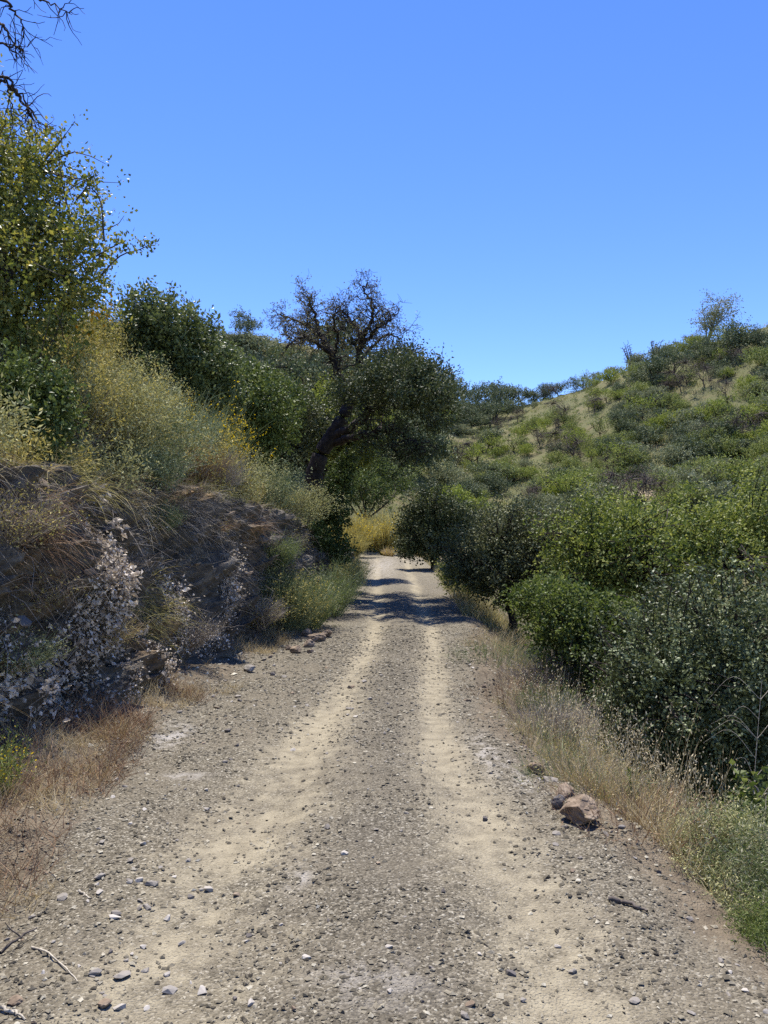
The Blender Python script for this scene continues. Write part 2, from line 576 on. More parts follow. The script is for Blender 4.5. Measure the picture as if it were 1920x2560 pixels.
def road_mask(x, y):
    wob = 0.16 * fbm(np.stack([x * 1.5, y * 1.5, 0 * x], 1), 3, 5)
    return np.minimum(x - left_edge(y), right_edge(y) - x) + wob


def gz(x, y):
    x, y = np.atleast_1d(np.asarray(x, float)), np.atleast_1d(np.asarray(y, float))
    z = base_z(x, y)
    p = np.stack([x, y, 0 * x], 1)
    rm = smooth(-0.15, 0.35, road_mask(x, y)) * (1 - smooth(44, 52, y))
    amp = np.interp(y, [0, 40, 60], [1, 1, 1])
    z = z + (1 - rm) * amp * (0.10 * fbm(p * 0.9, 4, 30)) + np.interp(y, [0, 45, 60], [0, 0, 1]) * 0.8 * fbm(p * 0.08, 3, 40)
    z = z + rm * np.interp(y, [7, 15], [1, 0.25]) * (0.022 * fbm(p * 1.1, 3, 50) + 0.010 * fbm(p * 7, 3, 60))
    return z


def hill_xy(px, py):
    """Where the ray of a pixel meets the hill."""
    u, e = (px - CX) / F_PX, (HORIZON - py) / F_PX
    d = np.linspace(40, 125, 500)
    z = gz(u * d, d)
    hit = np.nonzero(z >= EYE + e * d)[0]
    k = hit[0] if len(hit) else int(np.argmax((z - EYE) / d))
    return u * d[k], d[k]


def grow_axis(start, stop, step, grow, biggest):
    out, s = [start], step
    while out[-1] < stop:
        out.append(out[-1] + s)
        s = min(s * grow, biggest)
    return np.array(out)


def terrain():
    xs = np.concatenate([-grow_axis(3.6, 230, 0.06, 1.05, 9)[::-1], np.arange(-3.55, 2.3, 0.06), grow_axis(2.3, 230, 0.06, 1.05, 9)])
    ys = np.concatenate([np.arange(-6, 1.5, 0.5), np.arange(1.5, 7, 0.06), grow_axis(7, 330, 0.062, 1.014, 6)])
    X, Y = np.meshgrid(xs, ys)
    nx, ny = len(xs), len(ys)
    x, y = X.ravel(), Y.ravel()
    z = gz(x, y)
    p = np.stack([x, y, 0 * x], 1)
    rm = road_mask(x, y)
    road = smooth(-0.15, 0.12, rm)
    wob = 0.05 * fbm(p * 0.6, 2, 70)
    wl_ = np.interp(y, [2, 4, 7, 11, 40], [0.4, 0.42, 0.3, 0.19, 0.2])
    wr_ = np.interp(y, [2, 4, 7, 11, 40], [0.38, 0.33, 0.24, 0.19, 0.2])
    s = np.maximum(np.exp(-((x - rut_left(y) + wob) / wl_) ** 2), np.exp(-((x - rut_right(y) + wob) / wr_) ** 2))
    s = s * (0.9 + 0.22 * fbm(p * 1.2, 3, 80))
    s = np.maximum(s, smooth(16, 30, y) * 0.45) * smooth(-0.1, 0.3, rm)
    pale = np.zeros(len(x))
    for ppx, ppy, rx, ry in ((950, 2490, 0.2, 0.14), (430, 1845, 0.16, 0.3), (460, 1938, 0.14, 0.06), (1215, 1880, 0.09, 0.5), (1300, 1945, 0.06, 0.4), (745, 2220, 0.05, 0.12), (960, 1400, 0.5, 5.0)):
        dd_ = EYE * F_PX / (ppy - HORIZON) if ppy > 1500 else 30.0
        pale = np.maximum(pale, np.exp(-((x - (ppx - CX) / F_PX * dd_) / rx) ** 2 - ((y - dd_) / ry) ** 2))
    cm = (rut_left(y) + rut_right(y)) / 2 + 0.03
    middle = np.exp(-((x - cm + wob) / np.interp(y, [2, 4, 8], [0.36, 0.3, 0.24])) ** 2) * np.clip(0.75 + 0.5 * fbm(p * 2.2, 3, 95), 0, 1) * smooth(26, 14, y)
    s = s * np.interp(y, [2, 3.5, 5, 8], [0.72, 0.8, 0.92, 1.0]) * (0.92 + 0.3 * fbm(p * 3.1, 3, 85) * smooth(7, 4, y))
    ta, tb = np.array(hill_xy(1630, 1232)), np.array(hill_xy(1930, 1224))
    tl = np.clip(((x - ta[0]) * (tb[0] - ta[0]) + (y - ta[1]) * (tb[1] - ta[1])) / ((tb - ta) ** 2).sum(), 0, 1)
    pale = np.maximum(pale, 1.6 * np.exp(-((x - ta[0] - tl * (tb[0] - ta[0])) ** 2 + (y - ta[1] - tl * (tb[1] - ta[1])) ** 2) / 0.9))
    far = np.maximum(smooth(36, 50, y), np.maximum(smooth(2, 6, x - right_edge(y)), 0))
    i = np.arange(ny - 1)[:, None] * nx + np.arange(nx - 1)[None, :]
    quads = np.stack([i, i + 1, i + nx + 1, i + nx], 2).reshape(-1, 4)
    cxm, cym, crm = x[quads].mean(1), y[quads].mean(1), rm[quads].mean(1)
    which = np.where(cym > 46, 2, np.where((crm > 0.0), 0, 1))
    pts = np.stack([x, y, z], 1)
    for k, name in enumerate(("dirt_road", "ground", "hills")):
        q = quads[which == k]
        used, inv = np.unique(q, return_inverse=True)
        g = Geo()
        g.add(pts[used], inv.reshape(-1, 4))
        me = g.mesh(name, M['ground'], shade=True)
        for an, av in (("sand", s), ("road", road), ("far", far), ("pale", pale), ("middle", middle)):
            a = me.attributes.new(an, 'FLOAT', 'POINT')
            a.data.foreach_set("value", np.ascontiguousarray(av[used], np.float32))
        describe(link(name, me), kind="structure")


terrain()


def bank_point(y, v):
    """The cut bank: y along the road, v from its foot (0) over its lip (0.8) to its tail buried in the slope (1)."""
    zr, F, H = road_z(y), foot(y), bank_h(y)
    x = F + np.interp(v, [0, 0.06, 0.5, 0.8, 1], [0.22, 0.1, -0.1, -0.42, -1.7])
    z = zr + np.interp(v, [0, 0.06, 0.5, 0.8, 1], [-0.25, 0.05, 0.58, 1.0, 1.0]) * np.where(v < 0.05, 1, H) + np.clip(v - 0.8, 0, 1) / 0.2 * 0.3
    return np.stack([x, y, z], -1)


def rock_bank():
    ys = np.concatenate([np.arange(0.5, 13, 0.035), grow_axis(13, 33, 0.04, 1.012, 0.2)])
    vs = np.linspace(0, 1, 64)
    Y, V = np.meshgrid(ys, vs)
    y, v = Y.ravel(), V.ravel()
    p = bank_point(y, v)
    q = p.copy()
    q[:, 2] *= 1.0
    c, s = math.cos(0.5), math.sin(0.5)
    strata = np.stack([p[:, 0] * 1.2, (p[:, 1] * c + p[:, 2] * s) * 0.8, (-p[:, 1] * s + p[:, 2] * c) * 2.4], 1)
    w = strata + 0.35 * np.stack([fbm(p * 1.6, 3, 11), fbm(p * 1.6, 3, 12), fbm(p * 1.6, 3, 13)], 1)
    d1, c1 = cells(w * 1.0, 21)
    d2, c2 = cells(w * 2.7, 31)
    d3, c3 = cells(w * 7.0, 41)
    flute = 0.6 - 2.2 * np.abs(fbm(np.stack([p[:, 1] * 1.5 + p[:, 2] * 0.35, p[:, 2] * 0.45, 0 * y], 1), 4, 91, 0.55)) * 0.6
    disp = 0.22 * fbm(p * 0.75, 3, 14) + 0.26 * (c1 - 0.5) - 0.10 * d1 + 0.26 * (c2 - 0.5) - 0.10 * d2 + 0.17 * (c3 - 0.5) - 0.04 * d3 + 0.34 * flute + 0.05 * fbm(p * 8, 3, 15)
    fade = smooth(0, 0.1, v) * (1 - smooth(0.82, 0.98, v)) * np.interp(y, [0, 22, 33], [1, 1, 0.4])
    nrm = unit(np.stack([0.85 + 0 * y, 0.25 * vnoise(p * 1.3, 16), 0.35 + 0 * y], 1))
    overhang = 0.07 * np.exp(-((v - 0.72) / 0.08) ** 2) * (0.6 + 0.7 * vnoise(p * 0.9, 17))
    p = p + nrm * ((disp + overhang) * fade)[:, None]
    nx, ny = len(ys), len(vs)
    i = np.arange(ny - 1)[:, None] * nx + np.arange(nx - 1)[None, :]
    quads = np.stack([i, i + nx, i + nx + 1, i + 1], 2).reshape(-1, 4)
    g = Geo()
    g.add(p, quads)
    o = link("earth_bank", g.mesh("earth_bank", M['bank'], shade=False))
    describe(o, kind="structure")
    return p.reshape(ny, nx, 3), ys, vs, o


BANK, BANK_Y, BANK_V, bank_obj = rock_bank()


def on_bank(y, v):
    i = np.clip(np.searchsorted(BANK_Y, y), 0, len(BANK_Y) - 1)
    j = np.clip(np.searchsorted(BANK_V, v), 0, len(BANK_V) - 1)
    return BANK[j, i]


# ------------------------------------------------------------------ plant making
def leaves(g, pos, axis, length, width, rng, tint, droop=0.0, fold=0.25):
    """Diamond leaves: pos (N,3) base, axis (N,3) direction."""
    n = len(pos)
    axis = unit(axis + np.array([0, 0, -droop]))
    side = unit(np.cross(axis, rand_unit(rng, n)))
    up = np.cross(side, axis)
    L = (length * rng.uniform(0.45, 1.3, n))[:, None]
    W = (width * rng.uniform(0.7, 1.2, n))[:, None] * 0.5
    mid = pos + axis * L * 0.48
    v = np.stack([pos, mid + side * W + up * W * fold, pos + axis * L, mid - side * W + up * W * fold], 1)
    q = np.arange(n * 4).reshape(n, 4)
    g.add(v.reshape(-1, 3), q, tint=np.repeat(np.clip(tint, 0, 1), 4))


def tubes(g, lines, sides=4, tint=0.5):
    """lines: list of (points (n,3), radii (n,))."""
    ang = np.arange(sides) / sides * 2 * math.pi
    for pts, rad in lines:
        pts = np.asarray(pts, float)
        n = len(pts)
        t = np.empty_like(pts)
        t[1:-1] = pts[2:] - pts[:-2]
        t[0], t[-1] = pts[1] - pts[0], pts[-1] - pts[-2]
        t = unit(t)
        ref = np.where(np.abs(t[:, 2:3]) > 0.9, np.array([[1.0, 0, 0]]), np.array([[0, 0, 1.0]]))
        a = unit(np.cross(t, ref))
        b = np.cross(t, a)
        ring = a[:, None, :] * np.cos(ang)[None, :, None] + b[:, None, :] * np.sin(ang)[None, :, None]
        v = pts[:, None, :] + ring * np.asarray(rad)[:, None, None]
        i = np.arange(n - 1)[:, None] * sides + np.arange(sides)[None, :]
        j = np.arange(n - 1)[:, None] * sides + (np.arange(sides)[None, :] + 1) % sides
        q = np.stack([i, j, j + sides, i + sides], 2).reshape(-1, 4)
        g.add(v.reshape(-1, 3), q, tint=tint)


def spline(pts, n=12):
    """Catmull-Rom through the points."""
    p = np.asarray(pts, float)
    p = np.vstack([2 * p[0] - p[1], p, 2 * p[-1] - p[-2]])
    seg = len(p) - 3
    u = np.linspace(0, seg, n)
    k = np.minimum(u.astype(int), seg - 1)
    t = (u - k)[:, None]
    a, b, c, d = p[k], p[k + 1], p[k + 2], p[k + 3]
    return 0.5 * (2 * b + (c - a) * t + (2 * a - 5 * b + 4 * c - d) * t ** 2 + (3 * b - a - 3 * c + d) * t ** 3)


def branch(rng, start, direction, length, r0, r1=None, n=6, wild=0.25, lift=0.0):
    d = unit(direction)
    pts = [np.asarray(start, float)]
    for k in range(n - 1):
        d = unit(d + rng.normal(size=3) * wild + np.array([0, 0, lift]))
        pts.append(pts[-1] + d * length / (n - 1))
    return np.array(pts), np.linspace(r0, r0 * 0.3 if r1 is None else r1, n)


def strips(g, base, direction, length, width, rng, tint, bend=0.3, seg=3, gravity=0.0):
    """Thin tapered ribbons: stems and blades of grass."""
    n = len(base)
    d = unit(direction)
    side = unit(np.cross(d, rand_unit(rng, n)))
    L = np.broadcast_to(length, (n,))[:, None]
    W = np.broadcast_to(width, (n,))[:, None] * 0.5
    b = rand_unit(rng, n) * bend + np.array([0, 0, -gravity])
    rows = []
    for k in range(seg + 1):
        t = k / seg
        c = base + d * L * t + b * L * t * t * 0.6
        w = W * (1 - 0.75 * t)
        rows += [c - side * w, c + side * w]
    v = np.stack(rows, 1)
    m = 2 * (seg + 1)
    o = np.arange(n)[:, None] * m
    q = np.concatenate([np.stack([o + 2 * k, o + 2 * k + 1, o + 2 * k + 3, o + 2 * k + 2], 2).reshape(-1, 4) for k in range(seg)])
    g.add(v.reshape(-1, 3), q, tint=np.repeat(np.clip(np.broadcast_to(tint, (n,)), 0, 1), m))
    return base + d * L + b * L * 0.6


def lobe_clumps(rng, lobes, n, inner=0.35, rough=0.22, freq=1.6):
    """Twig-tip positions through the volume of several lobes, most of them near the outside, with an uneven outline."""
    lobes = np.array(lobes, float)
    vol = (lobes[:, 3] * lobes[:, 4] + lobes[:, 4] * lobes[:, 5] + lobes[:, 3] * lobes[:, 5])
    pick = rng.choice(len(lobes), n, p=vol / vol.sum())
    c, r = lobes[pick, :3], lobes[pick, 3:6]
    d = rand_unit(rng, n)
    rad = np.where(rng.random(n) < inner, rng.uniform(0.25, 0.85, n), rng.uniform(0.82, 1.04, n))
    rad = rad * (1 + rough * fbm((c + d * r) * freq / max(r.mean(), 0.2), 3, 3)) * np.where(rng.random(n) < 0.06, rng.uniform(1.0, 1.12, n), 1)
    return c + d * r * rad[:, None], unit(d / r), c


def crown_geo(rng, lobes, clumps, per, leaf, spread=0.10, inner=0.35, rough=0.22, tone=0.45, droop=0.1, up=0.35):
    g = Geo()
    pos, out, _ = lobe_clumps(rng, lobes, clumps, inner, rough)
    axis = unit(out * 0.7 + rand_unit(rng, clumps) * 0.6 + np.array([0, 0, up]))
    t = rng.random((clumps, per, 1))
    base = pos[:, None, :] + axis[:, None, :] * (t - 0.5) * spread * 2.4 + rng.normal(size=(clumps, per, 3)) * spread * 0.33
    la = unit(axis[:, None, :] * 0.5 + rng.normal(size=(clumps, per, 3)) * 0.75)
    tint = tone + 0.2 * rng.normal(size=(clumps, 1)) + 0.16 * rng.normal(size=(clumps, per))
    leaves(g, base.reshape(-1, 3), la.reshape(-1, 3), leaf[0], leaf[1], rng, tint.ravel(), droop)
    return g, pos, axis


def limb_geo(rng, base, lobes, pos, r, twigs=120, twig_r=0.008):
    """Trunk and limbs from the base into each lobe, then thin twigs on to some of the leaf clumps."""
    g = Geo()
    lobes = np.array(lobes, float)
    ends = []
    ctr = lobes[:, :3].mean(0)
    fork = base + (ctr - base) * np.array([0.3, 0.3, 0.42])
    stem = spline([base, base + (fork - base) * 0.5 + rng.normal(size=3) * 0.08 * np.linalg.norm(fork - base), fork], 8)
    tubes(g, [(stem, np.linspace(r * 1.3, r * 0.85, 8))], 7)
    for lb in lobes:
        c = lb[:3]
        mid = fork + (c - fork) * 0.5 + rng.normal(size=3) * 0.14 * np.linalg.norm(c - fork)
        line = spline([stem[-2], fork, mid, c], 9)
        line[2:-1] += rng.normal(size=(6, 3)) * 0.03 * lb[3]
        tubes(g, [(line, np.linspace(r * 0.75, r * 0.25, 9))], 5)
        ends.append(c)
    ends = np.array(ends)
    if twigs:
        far_ = np.argsort(-np.min(np.linalg.norm((pos[:, None, :] - ends[None]) / lobes[None, :, 3:4], axis=2), axis=1))[:twigs // 2]
        pick = np.unique(np.concatenate([far_, rng.choice(len(pos), min(twigs // 2 + 1, len(pos)), replace=False)]))
        for k in pick:
            a = ends[np.argmin(np.linalg.norm(ends - pos[k], axis=1))]
            m = (a + pos[k]) / 2 + rng.normal(size=3) * 0.12 * np.linalg.norm(a - pos[k])
            tubes(g, [(spline([a, m, pos[k]], 5), np.linspace(twig_r * 1.6, twig_r * 0.4, 5))], 3)
    return g


def leafy(name, label, category, base, lobes, mat, bark='bark', leaf=(0.045, 0.026), clumps=2500, per=16, spread=0.1,
          trunk_r=0.05, twigs=150, seed=1, group=None, inner=0.35, rough=0.22, tone=0.45, twig_r=0.008, extra=None):
    """A tree or bush: an Empty at its base with a trunk and a crown. Lobes are given in world metres."""
    rng = np.random.default_rng(seed)
    base = np.asarray(base, float)
    lb = [(*(np.array(b[:3]) - base), *b[3:]) for b in lobes]
    g, pos, axis = crown_geo(rng, lb, clumps, per, leaf, spread, inner, rough, tone)
    r = root(name, label, category, base, group)
    t = limb_geo(rng, np.array([0, 0, -0.15]), lb, pos, trunk_r, twigs, twig_r)
    link("trunk", t.mesh("trunk", M[bark], True), r)
    link("crown", g.mesh("crown", M[mat]), r)
    return r, pos, axis


def broom(name, label, category, base, mat, height=1.2, spread=0.8, stems=500, width=0.006, seed=1, group=None, gravity=0.25,
          twigs=3, blossom=None, foliage=None, lean=(0, 0), tone=0.5, foot_r=0.18):
    """A bush of many thin stems fanning out of one foot."""
    rng = np.random.default_rng(seed)
    r = root(name, label, category, base, group)
    a = rng.uniform(0, 2 * math.pi, stems)
    k = np.sqrt(rng.random(stems)) * spread
    d = np.stack([np.cos(a) * k + lean[0], np.sin(a) * k + lean[1], np.full(stems, 1.0)], 1)
    foot_p = np.stack([np.cos(a), np.sin(a), 0 * a], 1) * (k * foot_r)[:, None]
    foot_p[:, 2] = -0.06
    L = height * rng.uniform(0.6, 1.1, stems) / np.sqrt(1 + 0.35 * k * k)
    g = Geo()
    clump_t = tone + 0.22 * vnoise(d * 3 + seed, 4)
    tips = strips(g, foot_p, d, L, width * 1.3, rng, clump_t + 0.15 * rng.normal(size=stems), 0.28, 3, gravity)
    allt = [tips]
    for _ in range(twigs):
        t = rng.uniform(0.35, 0.95, stems)[:, None]
        st = foot_p + (tips - foot_p) * t + np.array([0, 0, 0.06 * height]) * (t * (1 - t) * 4)
        dd = unit(unit(d) + rng.normal(size=(stems, 3)) * 0.42)
        allt.append(strips(g, st, dd, L * rng.uniform(0.2, 0.42, stems), width, rng, clump_t + 0.18 * rng.normal(size=stems), 0.3, 2, gravity * 0.5))
    link("stems", g.mesh("stems", M[mat]), r)
    tipv = np.concatenate(allt)
    if foliage:
        fm, n, size = foliage
        gf = Geo()
        i = rng.integers(0, len(tipv), n)
        pos = tipv[i] - unit(d[i % stems]) * (rng.random(n) ** 1.5 * height * 0.42)[:, None] + rng.normal(size=(n, 3)) * 0.03
        leaves(gf, pos, rng.normal(size=(n, 3)) + np.array([0, 0, 0.5]), size, size * 0.42, rng, 0.5 + 0.2 * vnoise(pos * 5, 8) + 0.2 * rng.normal(size=n))
        link("foliage", gf.mesh("foliage", M[fm]), r)
    if blossom:
        bm_, n, size, lim = blossom
        gb = Geo()
        i = rng.integers(0, len(tipv), n)
        keep = vnoise(tipv[i] * 2.2 + seed, 6) > lim
        i = i[keep]
        pos = tipv[i] - unit(d[i % stems]) * (rng.random(len(i)) * height * 0.22)[:, None] + rng.normal(size=(len(i), 3)) * 0.015
        leaves(gb, pos, rng.normal(size=(len(i), 3)), size, size * 0.8, rng, rng.random(len(i)))
        link("blossom", gb.mesh("blossom", M[bm_]), r)
    return r


# ------------------------------------------------------------------ the leaning oak
def oak():
    rng = np.random.default_rng(11)
    D = 20.0
    base = P(797, 1300, D)
    base[2] = min(base[2], float(gz(base[0], base[1])[0])) if False else base[2]
    z_ground = float(gz(base[0], base[1])[0])
    o = root("oak_tree", "gnarled dark oak with half bare crown leaning over the track from the bank", "tree", (base[0], base[1], z_ground))
    org = np.array([base[0], base[1], z_ground])

    def L(*p):
        return np.array([P(500 + a * 0.452, 650 + b * 0.452, D + c) for a, b, c in p]) - org
    limbs = {
        'trunk': (L((625, 1290, 0.05), (640, 1150, 0), (705, 1010, 0), (775, 900, 0), (830, 780, 0)), 0.24, 0.15),
        'A': (L((830, 790, 0), (790, 735, 0.2), (762, 620, 0.5), (735, 530, 0.7), (690, 450, 0.9), (650, 380, 1.1)), 0.14, 0.06),
        'A1': (L((735, 530, 0.7), (640, 455, 0.3), (560, 425, -0.2), (480, 480, -0.6)), 0.06, 0.025),
        'A2': (L((650, 380, 1.1), (640, 310, 1.3), (610, 240, 1.0), (625, 175, 1.2)), 0.055, 0.015),
        'A3': (L((690, 450, 0.9), (600, 370, 1.6), (500, 320, 2.0), (420, 300, 2.0)), 0.05, 0.015),
        'A4': (L((735, 530, 0.7), (760, 430, 0.1), (740, 330, -0.4), (770, 240, -0.7)), 0.045, 0.015),
        'B': (L((835, 790, 0), (868, 700, -0.2), (882, 590, -0.5), (890, 480, -0.7), (890, 405, -0.8)), 0.12, 0.07),
        'B1': (L((890, 405, -0.8), (845, 350, -0.4), (790, 290, -0.1), (760, 280, 0)), 0.045, 0.015),
        'B2': (L((890, 440, -0.8), (930, 375, -1.2), (955, 300, -1.3), (945, 230, -1.2), (915, 185, -1.0), (905, 140, -1.0)), 0.055, 0.012),
        'B3': (L((890, 470, -0.7), (950, 410, -1.4), (1020, 350, -1.8), (1085, 290, -2.0)), 0.05, 0.014),
        'B4': (L((885, 560, -0.6), (960, 470, 0.1), (1050, 410, 0.5), (1120, 450, 0.7)), 0.045, 0.014),
        'C': (L((735, 985, 0), (850, 920, -0.6), (950, 835, -1.0), (1040, 740, -1.3), (1120, 690, -1.5), (1210, 745, -1.8), (1290, 840, -2.0)), 0.13, 0.04),
        'C1': (L((950, 835, -1.0), (1010, 760, -0.2), (1100, 600, 0.6), (1190, 560, 0.9)), 0.07, 0.02),
        'C2': (L((1120, 690, -1.5), (1220, 640, -1.2), (1320, 660, -0.9)), 0.05, 0.02),
        'D': (L((745, 1010, 0), (850, 975, -0.8), (950, 955, -1.6), (1050, 935, -2.2), (1125, 970, -2.6), (1185, 1015, -2.9), (1250, 1060, -3.1)), 0.11, 0.035),
        'D1': (L((1050, 935, -2.2), (1080, 1050, -2.0), (1120, 1150, -2.0)), 0.045, 0.015),
        'E': (L((835, 780, 0), (905, 700, 1.0), (960, 590, 1.8), (1040, 560, 2.2)), 0.07, 0.02),
    }
    g = Geo()
    tips, tip_w = [], []
    lush = {'C': 1.0, 'C1': 1.0, 'C2': 1.0, 'D': 0.95, 'D1': 0.9, 'E': 0.9, 'A3': 0.3, 'A2': 0.35, 'A1': 0.22, 'B4': 0.16, 'B3': 0.14, 'B2': 0.12, 'B1': 0.1, 'A4': 0.12, 'A': 0.2, 'B': 0.15}
    for key, (pts, r0, r1) in limbs.items():
        n = 5 + 4 * len(pts)
        line = spline(pts, n)
        line[2:] += rng.normal(size=(n - 2, 3)) * (0.012 if key == 'trunk' else 0.022)
        rad = np.linspace(r0, r1, n)
        if key == 'trunk':
            rad[:3] *= np.array([1.6, 1.25, 1.08])
            tubes(g, [(line, rad)], 12)
            continue
        tubes(g, [(line, rad)], 7)
        total = np.linalg.norm(np.diff(line, axis=0), axis=1).sum()
        for _ in range(int((8 + 9 * total) if lush[key] > 0.5 else (5 + 8 * total))):
            t = rng.uniform(0.25, 1.0)
            k = min(int(t * (n - 1)), n - 2)
            tan = unit(line[k + 1] - line[k])
            d = unit(tan * 0.5 + rng.normal(size=3) * 0.8 + np.array([0, 0, 0.25 if lush[key] < 0.5 else 0.05]))
            ln = rng.uniform(0.3, 0.68)
            b, br = branch(rng, line[k], d, ln, rad[k] * 0.28 + 0.005, 0.006, 6, 0.42)
            tubes(g, [(b, br)], 4)
            for _k in range(rng.integers(3, 6)):
                j = rng.integers(2, 6)
                c, cr = branch(rng, b[j], unit(b[j] - b[j - 1]) * 0.5 + rng.normal(size=3) * 0.7, rng.uniform(0.15, 0.36), 0.007, 0.004, 5, 0.5)
                tubes(g, [(c, cr)], 3)
                for q in (c[-1], c[2], c[3]):
                    tips.append(q)
                    tip_w.append(lush[key])
                    if lush[key] < 0.5:
                        e, er = branch(rng, q, rng.normal(size=3) * 0.8 + np.array([0, 0, 0.3]), rng.uniform(0.1, 0.24), 0.005, 0.003, 3, 0.4)
                        tubes(g, [(e, er)], 3)
    link("trunk", g.mesh("trunk", M['bark'], True), o)
    tips, tip_w = np.array(tips), np.array(tip_w)
    dense = tip_w > 0.5
    gl = Geo()
    for sel, per, mat_t in ((dense, 4, 0.5), (~dense, 1, 0.5)):
        tp = tips[sel]
        w = tip_w[sel]
        rep = np.repeat(np.arange(len(tp)), per if per > 1 else 6)
        if per == 1:
            rep = rep[rng.random(len(rep)) < w[rep] * 2.0]
        pos = tp[rep] + rng.normal(size=(len(rep), 3)) * (0.13 if per > 1 else 0.07)
        tone = mat_t + 0.2 * vnoise(pos * 1.6, 2) + 0.17 * rng.normal(size=len(rep))
        gg = gl if per > 1 else Geo()
        leaves(gg, pos, rng.normal(size=(len(rep), 3)) + np.array([0, 0, 0.1]), 0.08 if per > 1 else 0.06, 0.045 if per > 1 else 0.034, rng, tone)
        if per == 1:
            link("sparse_foliage", gg.mesh("sparse_foliage", M['oak_brown']), o)
    lob = [(*(P(px, py, d) - org), r, r, r * 0.7) for px, py, d, r in (
        (985, 925, 20.2, 0.5), (1050, 945, 20.0, 0.5), (1100, 985, 19.4, 0.42), (1020, 1000, 19.8, 0.4), (1075, 1060, 18.8, 0.36), (1000, 880, 20.6, 0.36), (1098, 1130, 18.0, 0.26), (1112, 1060, 18.4, 0.3),
        (900, 960, 21.4, 0.5), (945, 985, 20.6, 0.42), (860, 1010, 21.8, 0.5), (740, 1010, 22.2, 0.6), (1115, 935, 19.6, 0.25), (950, 905, 21, 0.35),
        (1050, 945, 16.4, 0.42), (985, 930, 16.2, 0.4), (1095, 985, 16.0, 0.36), (920, 950, 16.6, 0.4), (1010, 985, 15.8, 0.34), (860, 965, 17.2, 0.34),
        (1000, 950, 17.6, 0.46), (1060, 975, 17.8, 0.46), (930, 960, 18.0, 0.46), (1090, 1000, 17.2, 0.36), (870, 985, 18.4, 0.42), (1122, 980, 16.4, 0.28), (1118, 1020, 17.0, 0.28),
        (1005, 910, 17.2, 0.42), (1050, 920, 16.6, 0.4), (945, 925, 16.8, 0.42), (1090, 950, 18.4, 0.38), (1020, 960, 18.6, 0.42), (965, 985, 17.2, 0.38), (1080, 975, 16.6, 0.36), (1040, 1000, 17.0, 0.36), (910, 975, 17.6, 0.36))]
    gc, pos, _ = crown_geo(rng, lob, 2350, 11, (0.08, 0.046), 0.13, 0.35, 0.5, 0.5)
    gl.v += gc.v
    gl.q += [q + gl.n for q in gc.q]
    gl.c += gc.c
    gl.n += gc.n
    link("crown", gl.mesh("crown", M['oak_deep']), o)


oak()

# ------------------------------------------------------------------ plants: the left slope
def on_ground(px, d, dx=0.0):
    x = (px - CX) / F_PX * d + dx
    return np.array([x, d, float(gz(x, d)[0])])


def lobes_at(*items):
    """(px, py, depth, radius, flatten) -> lobes in world metres."""
    return [(*P(px, py, d), r, r, r * f) for px, py, d, r, f in items]


# yellow-green tree at the left edge
r_, pos_, axis_ = leafy("bank_tree", "large yellow-green tree on the bank top below the bare branches", "tree", on_ground(20, 9.8, -0.3),
    lobes_at((10, 480, 9.6, 0.91, 0.95), (105, 570, 9.4, 0.61, 0.9), (40, 690, 9.3, 1.16, 0.9), (165, 690, 9.4, 0.63, 0.9), (60, 880, 9.2, 0.88, 1), (-150, 620, 9.9, 1.45, 1.2), (95, 420, 9.6, 0.34, 1), (30, 1030, 9.1, 0.74, 1), (85, 970, 9.0, 0.49, 1), (-10, 1120, 8.9, 0.49, 1), (-30, 380, 9.7, 0.61, 0.8)),
    'carob', 'bark_grey', (0.058, 0.038), 4300, 13, 0.12, 0.09, 320, 21, rough=0.6, tone=0.52, inner=0.3)
ORG = np.array(r_.location)
rng = np.random.default_rng(5)
ga, gt = Geo(), Geo()
for px, py, d, n in ((255, 785, 8.9, 20), (215, 830, 8.9, 10), (275, 760, 9.0, 5), (55, 1165, 6.9, 14)):
    c = P(px, py, d) - ORG
    leaves(ga, c + rng.normal(size=(n, 3)) * 0.06, rng.normal(size=(n, 3)), 0.06, 0.045, rng, rng.random(n))
describe(link("amber_leaf_cluster", ga.mesh("amber_leaf_cluster", M["amber"]), r_), kind="stuff")
gl = Geo()
for pts in (((250, 690), (300, 640), (345, 625), (375, 612)), ((240, 640), (285, 615), (315, 600)), ((200, 620), (160, 480), (140, 335)), ((260, 600), (250, 500), (210, 455)), ((190, 500), (215, 470), (232, 440))):
    line = spline([P(a, b, 9.3) - ORG for a, b in pts], 10)
    tubes(gt, [(line, np.linspace(0.012, 0.004, 10))], 4)
    for k in (3, 5, 6, 7, 8, 9, 9):
        n = 9 if k < 9 else 16
        leaves(gl, line[k] + rng.normal(size=(n, 3)) * 0.05, rng.normal(size=(n, 3)) + np.array([0.2, 0, 0.5]), 0.06, 0.038, rng, 0.35 + 0.2 * rng.normal(size=n))
link("twig", gt.mesh("twig", M['bark_grey'], True), r_)
describe(link("leaf_spray", gl.mesh("leaf_spray", M["carob"]), r_), kind="stuff")

